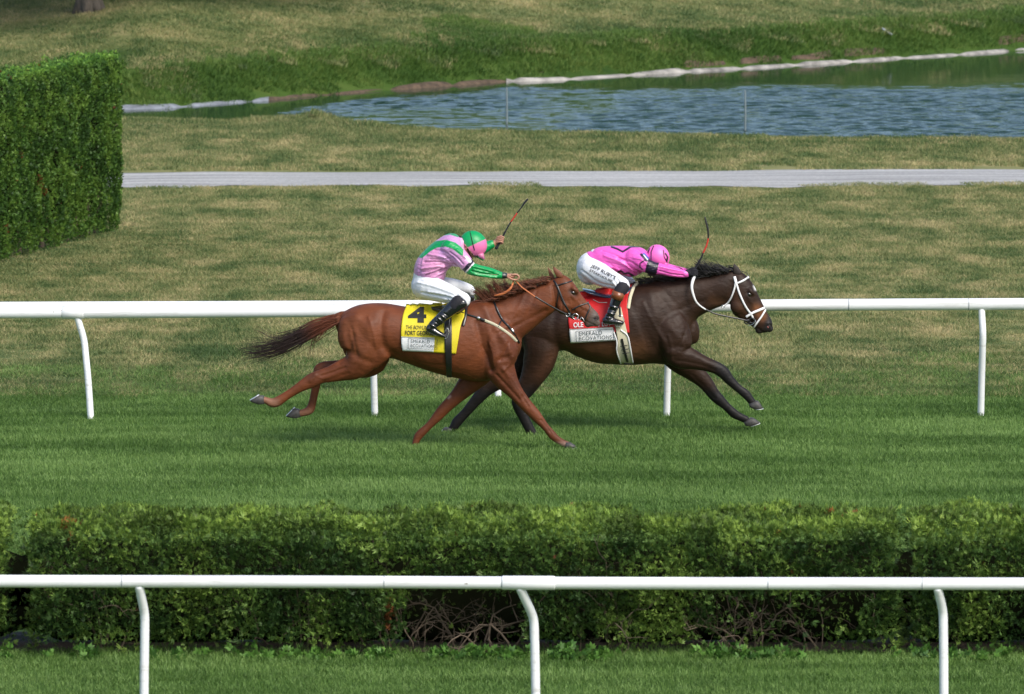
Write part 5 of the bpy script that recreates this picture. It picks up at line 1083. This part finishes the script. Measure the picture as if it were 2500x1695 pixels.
def rider_b():
    Y = YB; root = empty("person", (P(1490, 700, Y)[0], Y, 1.3)); tag(root, "jockey in bright pink silks crouched flat over the neck of the dark horse", "jockey", None)
    mb = MB()
    ploft(mb, [(1420, 650, 1462, 672, .12), (1445, 620, 1475, 655, .13), (1480, 608, 1510, 662, .15), (1530, 606, 1550, 665, .17), (1566, 610, 1575, 650, .13), (1578, 620, 1582, 645, .06)], Y, n=18, sub=3)
    ptube(mb, [(1575, 632, 12), (1590, 638, 12)], Y); ball(mb, P(1603, 640, Y), (.098, .078, .10), rot=-1.2); ball(mb, P(1591, 660, Y), (.055, .055, .055)); ball(mb, P(1596, 673, Y), (.018, .014, .02))
    for s in (-1, 1): ball(mb, P(1587, 646, Y+s*.078), (.014, .012, .024), rot=-1.2)
    ptube(mb, [(1556, 636, 13, .055, -.18), (1590, 655, 10.5, .045, -.20), (1640, 664, 8.5, .036, -.18), (1678, 668, 6.6, .03, -.16)], Y)
    ptube(mb, [(1560, 628, 13, .055, .18), (1610, 648, 10.5, .045, .2), (1660, 662, 8, .036, .17), (1690, 666, 6.6, .03, .12)], Y)
    ball(mb, P(1687, 666, Y-.15), (.04, .036, .034)); ball(mb, P(1698, 662, Y+.10), (.034, .034, .034))
    ptube(mb, [(1442, 657, 22, .09, -.08), (1490, 682, 14, .05, -.24), (1517, 695, 9, .036, -.335), (1505, 732, 8, .032, -.37), (1492, 764, 6.5, .028, -.37), (1487, 778, 6, .026, -.37), (1500, 785, 5, .024, -.37), (1513, 787, 3.5, .022, -.37)], Y)
    ptube(mb, [(1452, 658, 20, .09, .08), (1505, 681, 12, .05, .25), (1535, 692, 9, .036, .335), (1527, 732, 8, .032, .37), (1514, 764, 6.5, .028, .37), (1509, 778, 6, .026, .37), (1522, 785, 5, .024, .37), (1535, 787, 3.5, .022, .37)], Y)
    finish("body", mb, .0075, M_skin2, root, 3)
    pink, blk = lin((236, 96, 190)), (.010, .006, .022)
    mb = MB()
    ploft(mb, [(1443, 613, 1468, 652, .13), (1455, 606, 1483, 659, .155), (1470, 602, 1501, 666, .175), (1490, 600.5, 1521, 672, .19), (1514, 600, 1541, 677, .20), (1540, 601, 1560, 671, .205), (1560, 603, 1573, 662, .185), (1574, 609, 1582, 650, .12), (1581, 616, 1586, 642, .07)], Y, n=24, sub=3)
    ptube(mb, [(1545, 632, 25, .09, -.14), (1560, 639, 21, .075, -.18), (1577, 648, 18, .066, -.20), (1594, 655, 16.5, .06, -.205), (1612, 657, 14.5, .054, -.20), (1640, 664, 12.5, .046, -.185), (1662, 668, 10.5, .04, -.17), (1676, 669, 9, .035, -.165)], Y, n=18)
    ptube(mb, [(1555, 630, 22, .08, .15), (1600, 648, 15, .058, .2), (1650, 660, 11, .044, .17), (1680, 665, 8.5, .035, .14)], Y, n=16)
    def colf(V, q):
        c = mixc(np.tile(pink, (len(V), 1)), lin((205, 80, 175)), sstep(.4, .7, fbm(V*5, 2, 3))*.5); nr = V[:, 1] < Y+.02
        def ln(pl, w_): return (1-sstep(w_-.5, w_+.5, seg_dist(q, pl)))
        c = mixc(c, blk, ln([(1493, 603), (1507, 608), (1520, 615), (1530, 609), (1541, 602), (1560, 602)], 2.4))
        c = mixc(c, blk, ln([(1506, 667), (1516, 661), (1524, 668), (1535, 667), (1546, 674)], 2.6)*nr); c = mixc(c, blk, ln([(1572, 637), (1563, 643), (1562, 652), (1568, 658)], 1.7)*nr)
        ar = (V[:, 1] < Y-.09); c = mixc(c, blk, ar*(q[:, 0] > 1579+.25*(q[:, 1]-645)*-1)*(q[:, 0] < 1606-.25*(q[:, 1]-655)))
        c = mixc(c, lin((60, 100, 190)), ln([(1572, 620), (1582, 630)], 2.6)*nr); c = mixc(c, blk, ln([(1566, 622), (1578, 636)], 3.4)*nr); return mixc(c, (.8, .85, .9), ln([(1572, 623), (1581, 634)], 1.3)*nr)
    W = [([(1550, 668), (1520, 650), (1480, 640)], 3, -.006), ([(1545, 660), (1515, 640), (1475, 625)], 2.6, .006), ([(1535, 672), (1505, 655), (1475, 648)], 2.6, .006), ([(1560, 655), (1540, 640), (1510, 630)], 3, -.005), ([(1530, 640), (1500, 622), (1470, 612)], 2.4, -.004), ([(1548, 630), (1566, 634), (1580, 646)], 3, .005), ([(1612, 652), (1640, 658), (1668, 664)], 2.3, .005), ([(1610, 662), (1640, 670), (1668, 673)], 2.3, -.005), ([(1552, 650), (1562, 662), (1560, 670)], 3, -.007), ([(1490, 645), (1510, 664)], 2.4, -.004)]
    finish("silks_jacket", mb, .0068, M_silk, root, 3, W, colf)
    mb = MB(); ball(mb, P(1440, 656, Y), (.135, .165, .165)); ploft(mb, [(1440, 618, 1466, 655, .11), (1428, 628, 1470, 675, .145)], Y, n=18)
    ptube(mb, [(1442, 657, 30, .12, -.08), (1465, 670, 28.5, .10, -.15), (1490, 682, 23.5, .085, -.24), (1510, 690, 19, .072, -.31), (1523, 696, 15.5, .062, -.34), (1522, 702, 14, .058, -.345)], Y, n=20)
    ptube(mb, [(1450, 657, 29, .12, .08), (1475, 668, 26, .10, .15), (1505, 680, 21, .085, .25), (1535, 690, 16, .065, .34), (1538, 698, 13, .058, .345)], Y, n=20)
    o, Vb, Fb = finish("breeches", mb, .0075, M_breech, root, 3, [([(1420, 660), (1460, 690), (1500, 700)], 3, -.005), ([(1450, 640), (1475, 655), (1500, 668)], 3, .003), ([(1505, 678), (1515, 695)], 2.4, -.005), ([(1497, 690), (1508, 703)], 2.4, .005), ([(1414, 672), (1440, 690)], 3, -.004)])
    db = Drape(Vb, Fb, Y); M_ink = mat("black_print", (.012, .012, .015), .7)
    for txt, cx_, cy_, w_, h_ in (("JEFF RUBY'S", 1473, 664.5, 67, 10.5), ("STEAKHOUSE", 1467, 673.5, 61, 6.2)):
        lettering("lettering", txt, lambda a, b: db.y(a, b), cx_-w_/2, cy_-h_/2, cx_+w_/2, cy_+h_/2, M_ink, root, Y-.3, off=.007, rot=.47, bold=.012)
    for s, yy, ox in ((-1, Y-.37, 0), (1, Y+.37, 22)):
        mb = MB(); ptube(mb, [(1506+ox, 727, 14, .055), (1502+ox, 740, 13.2, .053), (1497+ox, 752, 12, .05), (1491+ox, 766, 11.2, .046), (1486+ox, 776, 11.5, .045)], yy, n=18)
        ptube(mb, [(1478+ox, 783, 9, .042), (1492+ox, 784, 9.5, .045), (1508+ox, 786, 7, .046), (1518+ox, 788, 5.5, .038)], yy, n=14)
        finish("boot", mb, .0065, M_boot, root, 3, [([(1490, 748), (1508, 752)], 1.8, .005), ([(1488, 756), (1504, 760)], 1.8, -.004), ([(1484, 764), (1502, 768)], 1.8, .005), ([(1482, 772), (1500, 776)], 1.6, -.004)] if s < 0 else None)
        mb = MB(); tube(mb, [P(1511+ox, 713, yy), P(1505+ox, 731, yy)], [.064, .060], .061, n=22, cap=False); c_ = mb.build("boot_cuff", M_brown, root); thicken(c_, .004)
        mb = MB(); tube(mb, [P(1521+ox, 700, yy+.015), P(1517+ox, 706, yy+.005), P(1512+ox, 714, yy)], [.068, .066, .060], .060, n=20); mb.build("knee_stocking", M_fab, root)
    mb = MB(); ball(mb, P(1686, 666, Y-.155), (.050, .042, .042)); ptube(mb, [(1673, 668, 9.5, .038, -.16), (1684, 667, 9.5, .038, -.155)], Y)
    V, Fc = fuse(mb, .006, 2); fb = MB(); fingers(fb, [[P(1688, 661+i*3.4, Y-.185), P(1697, 659+i*3.6, Y-.195), P(1702, 662+i*3.6, Y-.18), P(1698, 665+i*3.4, Y-.165)] for i in range(4)], .0115); fingers(fb, [[P(1684, 658, Y-.17), P(1692, 655, Y-.175), P(1699, 655, Y-.17)]], .0115)
    mesh_obj("glove", np.vstack((V, np.array(fb.v))), [tuple(f) for f in Fc]+[tuple(i+len(V) for i in f) for f in fb.f], M_fab, root)
    mb = MB(); ball(mb, P(1699, 663, Y+.10), (.042, .040, .040)); fingers(mb, [[P(1700, 658+i*3.4, Y+.07), P(1708, 658+i*3.4, Y+.065), P(1710, 662+i*3.4, Y+.08)] for i in range(4)], .0115); mb.build("glove", M_fab, root)
    def hc(V, q):
        c = np.tile(lin((240, 110, 190)), (len(V), 1))
        for pl, w_ in (([(1586, 608), (1581, 622), (1588, 640), (1594, 650)], 1.6), ([(1596, 602), (1590, 616), (1590, 636)], 1.3), ([(1619, 612), (1621, 628), (1628, 640)], 1.3), ([(1624, 620), (1629, 628), (1627, 638)], 2.0)): c = mixc(c, blk, 1-sstep(w_-.4, w_+.4, seg_dist(q, pl)))
        return c
    helmet_shell(root, P(1606, 627, Y), .112, -1.0, .104, (.64, 0, .77), .07, hc)
    mb = MB(); lens(mb, [(1610, 640), (1622, 637), (1629, 642), (1631, 648), (1622, 649)], Y, .07, prof=((-1, .7), (-.6, .95), (0, 1), (.6, .95), (1, .7))); mb.build("helmet_peak", mat("pink_peak", lin((240, 110, 190)), .4), root)
    mb = MB(); tube(mb, [P(1590, 640, Y-.085), P(1584, 656, Y-.07), P(1584, 670, Y-.03), P(1588, 676, Y)], .006, .004, n=6); mb.build("chin_strap", M_fab, root)
    return root
RB = rider_b()

# whips
def whip(label, segs, parent=None):
    a = segs[0][0][0]; root = empty("riding_whip", tuple(a)); tag(root, label, "whip", None)
    for nm, pts, r, m in segs: mb = MB(); tube(mb, pts, r, n=8, sub=2); mb.build(nm, m, root)
    return root
M_red = mat("red_whip_wrap", (.55, .035, .02), .5)
def whip2(label, Y, parts):
    root = empty("riding_whip", tuple(P(*parts[0][1][0], Y))); tag(root, label, "whip")
    for nm, pl, r, m in parts: mb = MB(); tube(mb, [P(x, y, Y) for x, y in pl], r, n=8, sub=2); mb.build(nm, m, root)
whip2("black and red whip held up slanting behind the green and pink helmet", YA+.225, [("grip", [(1212, 606), (1216, 599), (1222, 588), (1228, 577), (1234, 565)], [.016, .0125, .010, .010, .009], M_fab), ("shaft", [(1234, 565), (1240, 554), (1248, 541)], .0075, M_blk), ("wrap", [(1247, 542), (1255, 531), (1262, 521)], .0072, M_red), ("flap", [(1262, 521), (1272, 508), (1281, 495), (1288, 487)], [.006, .006, .010, .009], M_blk)])
whip2("black and red whip standing up from the black glove above the dark mane", YB-.17, [("grip", [(1693, 668), (1699, 652), (1706, 640), (1712, 630), (1717, 617)], [.012, .011, .011, .009, .008], M_fab), ("wrap", [(1717, 617), (1725, 600), (1729, 583)], .0085, M_red), ("shaft", [(1729, 583), (1729, 565), (1726, 550)], [.008, .010, .010], M_blk), ("flap", [(1726, 550), (1723, 540), (1721, 531)], [.010, .009, .007], M_blk)])

# ------------------------------------------------------------------ saddles and saddlecloths
M_ink = mat("black_lettering", (.012, .012, .014), .7)
M_yel = mat("yellow_cloth", (.62, .52, .01), .6, var=.06, bump=.002, bscale=30); M_redc = mat("red_cloth", (.52, .012, .014), .6, var=.08, bump=.002, bscale=30); M_pan = mat("white_cloth_panel", (.86, .87, .90), .6, bump=.0015, bscale=30); M_teal = mat("dark_teal_print", (.008, .03, .04), .6)
M_wtxt = mat("white_lettering", (.75, .72, .75), .6)
def grid_y(V, q):   # depth lookup on a draped sheet
    V = np.asarray(V); n = len(V)//2; Fq = [tuple(f) for f in q if max(f) < n]; d = Drape(V[:n], Fq, float(V[:n, 1].mean())); mean = float(V[:n, 1].mean())
    def f(px, py):
        for dx, dy in ((0, 0), (-3, 0), (3, 0), (0, -3), (0, 3), (-8, -4), (8, -4)):
            y = d.y(px+dx, py+dy)
            if y is not None: return y
        return mean
    return f
def panel_text(root, fy, lines, box, rot, m_box, off=.010):
    (x0, y0), (x1, y1) = box; cx_, cy_ = (x0+x1)/2, (y0+y1)/2; c, s = math.cos(rot), math.sin(rot)
    def rp(x, y): return (cx_+(x-cx_)*c-(y-cy_)*s, cy_+(x-cx_)*s+(y-cy_)*c)
    mb = MB()
    for (a, b) in (((x0, y0), (x1, y0)), ((x1, y0), (x1, y1)), ((x1, y1), (x0, y1)), ((x0, y1), (x0, y0))):
        pl = [rp(a[0]+(b[0]-a[0])*t, a[1]+(b[1]-a[1])*t) for t in np.linspace(0, 1, 8)]; tube(mb, [P(x, y, fy(x, y)-off) for x, y in pl], .0018, .0015, n=6)
    mb.build("panel_border", m_box, root)
    for txt, lx0, ly0, lx1, ly1 in lines:
        p = rp((lx0+lx1)/2, (ly0+ly1)/2); w_, h_ = lx1-lx0, ly1-ly0; lettering("lettering", txt, fy, p[0]-w_/2, p[1]-h_/2, p[0]+w_/2, p[1]+h_/2, m_box, root, 0, off=off, rot=rot, bold=.0, spacing=1.12)
def cloths():
    # chestnut
    root = empty("saddlecloth", (P(1050, 750, YA)[0], YA, 1.3)); tag(root, "yellow racing saddlecloth with a big black 4 and a white sponsor panel", "saddlecloth")
    V, q, out, _ = cloth_sheet(DRA, [(992, 745), (983, 775), (979, 815), (983, 856)], [(1139, 741), (1136, 765), (1125, 795), (1119, 830), (1113, 864)], 44, 34, .012, YA, seed=2)
    thicken(mesh_obj("cloth", V, q, M_yel, root), .004); fy = grid_y(V, q)
    V, q, o2, _ = cloth_sheet(DRA, [(979.5, 822), (980, 840), (983, 857)], [(1061, 825), (1060, 845), (1058, 859.5)], 24, 10, .0185, YA, seed=2); thicken(mesh_obj("sponsor_panel", V, q, M_pan, root), .003); fp = grid_y(V, q)
    lettering("number", "4", lambda a, b: fy(a, b), 996, 749, 1041, 788, M_ink, root, 0, off=.008, bold=.05)
    lettering("lettering", "THE BOWLING", fy, 991, 795, 1050, 804, M_ink, root, 0, off=.008, bold=.0, slant=.1, rot=.02)
    lettering("lettering", "FORT GEORGE", fy, 989, 808, 1058, 819, M_ink, root, 0, off=.008, bold=.012, rot=.02)
    panel_text(root, fp, [("EMERALD", 1003, 830, 1049, 838), ("ECOVATIONS", 1003, 841, 1064, 849)], ((997, 827), (1067, 852)), .03, M_teal)
    sd_ = empty("racing_saddle", (P(1090, 745, YA)[0], YA, 1.4)); tag(sd_, "small black racing saddle on the yellow cloth with a wide black girth", "saddle")
    mb = MB(); ploft(mb, [(1058, 745, 1064, 762, .12), (1075, 744, 1078, 764, .21), (1098, 744, 1100, 766, .25), (1120, 740, 1122, 768, .23), (1137, 734, 1140, 760, .14)], YA, n=20); mb.build("seat", M_blk, sd_)
    V, q, _, _ = cloth_sheet(DRA, [(1086, 765), (1085, 800), (1086, 850), (1089, 900), (1091, 921)], [(1102, 765), (1103, 800), (1103, 850), (1103, 900), (1103, 922)], 6, 36, .024, YA, wob=0, seed=4); thicken(mesh_obj("girth", V, q, M_blk, sd_), .006)
    strap("girth_flap", DRA, [(1139, 742), (1137, 770), (1131, 795)], 7, M_blk, sd_, off=.012)
    mb = MB(); yy = YA-.37; tube(mb, [P(1085, 812, yy), P(1092, 800, yy), P(1096, 812, yy), P(1090, 826, yy), P(1080, 824, yy)], .004, .012, n=6, sub=3); mb.build("stirrup", M_steel, sd_)
    mb = MB(); tube(mb, [P(1096, 800, yy), P(1098, 775, YA-.35), P(1100, 755, YA-.28)], .007, .003, n=6); mb.build("stirrup_leather", M_blk, sd_)
    # dark bay
    root = empty("saddlecloth", (P(1460, 760, YB)[0], YB, 1.3)); tag(root, "red racing saddlecloth with white lettering and a white sponsor panel", "saddlecloth")
    V, q, out, _ = cloth_sheet(DRB, [(1418, 714), (1402, 740), (1388, 775), (1390, 805)], [(1545, 693), (1532, 730), (1534, 775), (1537, 813)], 44, 30, .012, YB, seed=5); thicken(mesh_obj("cloth", V, q, M_redc, root), .004); fy = grid_y(V, q)
    V, q, o2, _ = cloth_sheet(DRB, [(1390, 804), (1391, 820), (1393, 838)], [(1496, 799), (1501, 815), (1504, 831)], 28, 10, .018, YB, seed=5); thicken(mesh_obj("sponsor_panel", V, q, M_pan, root), .003); fp = grid_y(V, q)
    panel_text(root, fp, [("EMERALD", 1414, 808, 1470, 818), ("ECOVATIONS", 1414, 820.5, 1494, 829.5)], ((1407, 806), (1498, 832)), -.055, M_teal)
    lettering("lettering", "OLE", fy, 1400, 787, 1424, 799.5, M_wtxt, root, 0, off=.010, bold=.02, rot=-.05)
    lettering("lettering", "Y LOV", fy, 1458, 786, 1492, 797, M_wtxt, root, 0, off=.010, bold=.015, rot=-.05)
    strap("white_piping", DRB, [(1556, 690), (1547, 703), (1539, 724), (1534, 752)], 8.5, M_cream, root, off=.012, thick=.010, mirror=YB)
    sd_ = empty("racing_saddle", (P(1470, 720, YB)[0], YB, 1.4)); tag(sd_, "glossy blue black racing saddle on the red cloth with a wide cream girth", "saddle")
    mb = MB(); ploft(mb, [(1424, 704, 1427, 711, .11), (1436, 706, 1438, 719, .14), (1458, 711, 1458, 725, .13), (1480, 716, 1480, 730, .12), (1505, 714, 1505, 736, .15), (1530, 702, 1530, 730, .16), (1540, 698, 1540, 715, .12)], YB, n=20); mb.build("seat", mat("glossy_blue_black_saddle", (.03, .07, .13), .15, coat=.6), sd_)
    V, q, _, _ = cloth_sheet(DRB, [(1497, 750), (1503, 800), (1508, 833), (1508, 860), (1515, 887)], [(1516, 750), (1531, 812), (1537, 840), (1541, 865), (1546, 887)], 12, 34, .022, YB, wob=0, seed=6); g_ = mesh_obj("girth", V, q, M_cream, sd_); thicken(g_, .006)
    strap("girth_edge", DRB, [(1499, 812), (1506, 835), (1506, 858), (1516, 888)], 3.4, M_whites, sd_, off=.032); strap("girth_edge", DRB, [(1516, 806), (1532, 820), (1538, 845), (1545, 886)], 3.4, M_whites, sd_, off=.032)
    strap("billet", DRB, [(1518, 828), (1524, 855), (1532, 884)], 6, M_blk, sd_, off=.034)
    for y0 in (846, 855, 864): strap("buckle_bar", DRB, [(1515+(y0-846)*.25, y0), (1532+(y0-846)*.25, y0-3)], 1.8, M_blk, sd_, off=.038)
    strap("girth_buckle", DRB, [(1524, 887), (1542, 888)], 6, M_blk, sd_, off=.034)
    yy = YB-.37; mb = MB(); tube(mb, [P(1509, 772, yy), P(1518, 770, yy), P(1524, 785, yy), P(1516, 796, yy), P(1500, 796, yy)], .004, .012, n=6, sub=3); mb.build("stirrup", M_steel, sd_)
    mb = MB(); tube(mb, [P(1514, 774, yy), P(1513, 755, YB-.36), P(1511, 735, YB-.35)], .010, .003, n=6); mb.build("stirrup_leather", M_blk, sd_)
    mb = MB(); tube(mb, [P(1448, 732, YB-.33), P(1462, 739, YB-.36), P(1482, 739, YB-.37)], .004, .003, n=6, cap=True); mb.build("loose_strap", mat("grey_strap", (.16, .15, .15), .5), sd_)
cloths()
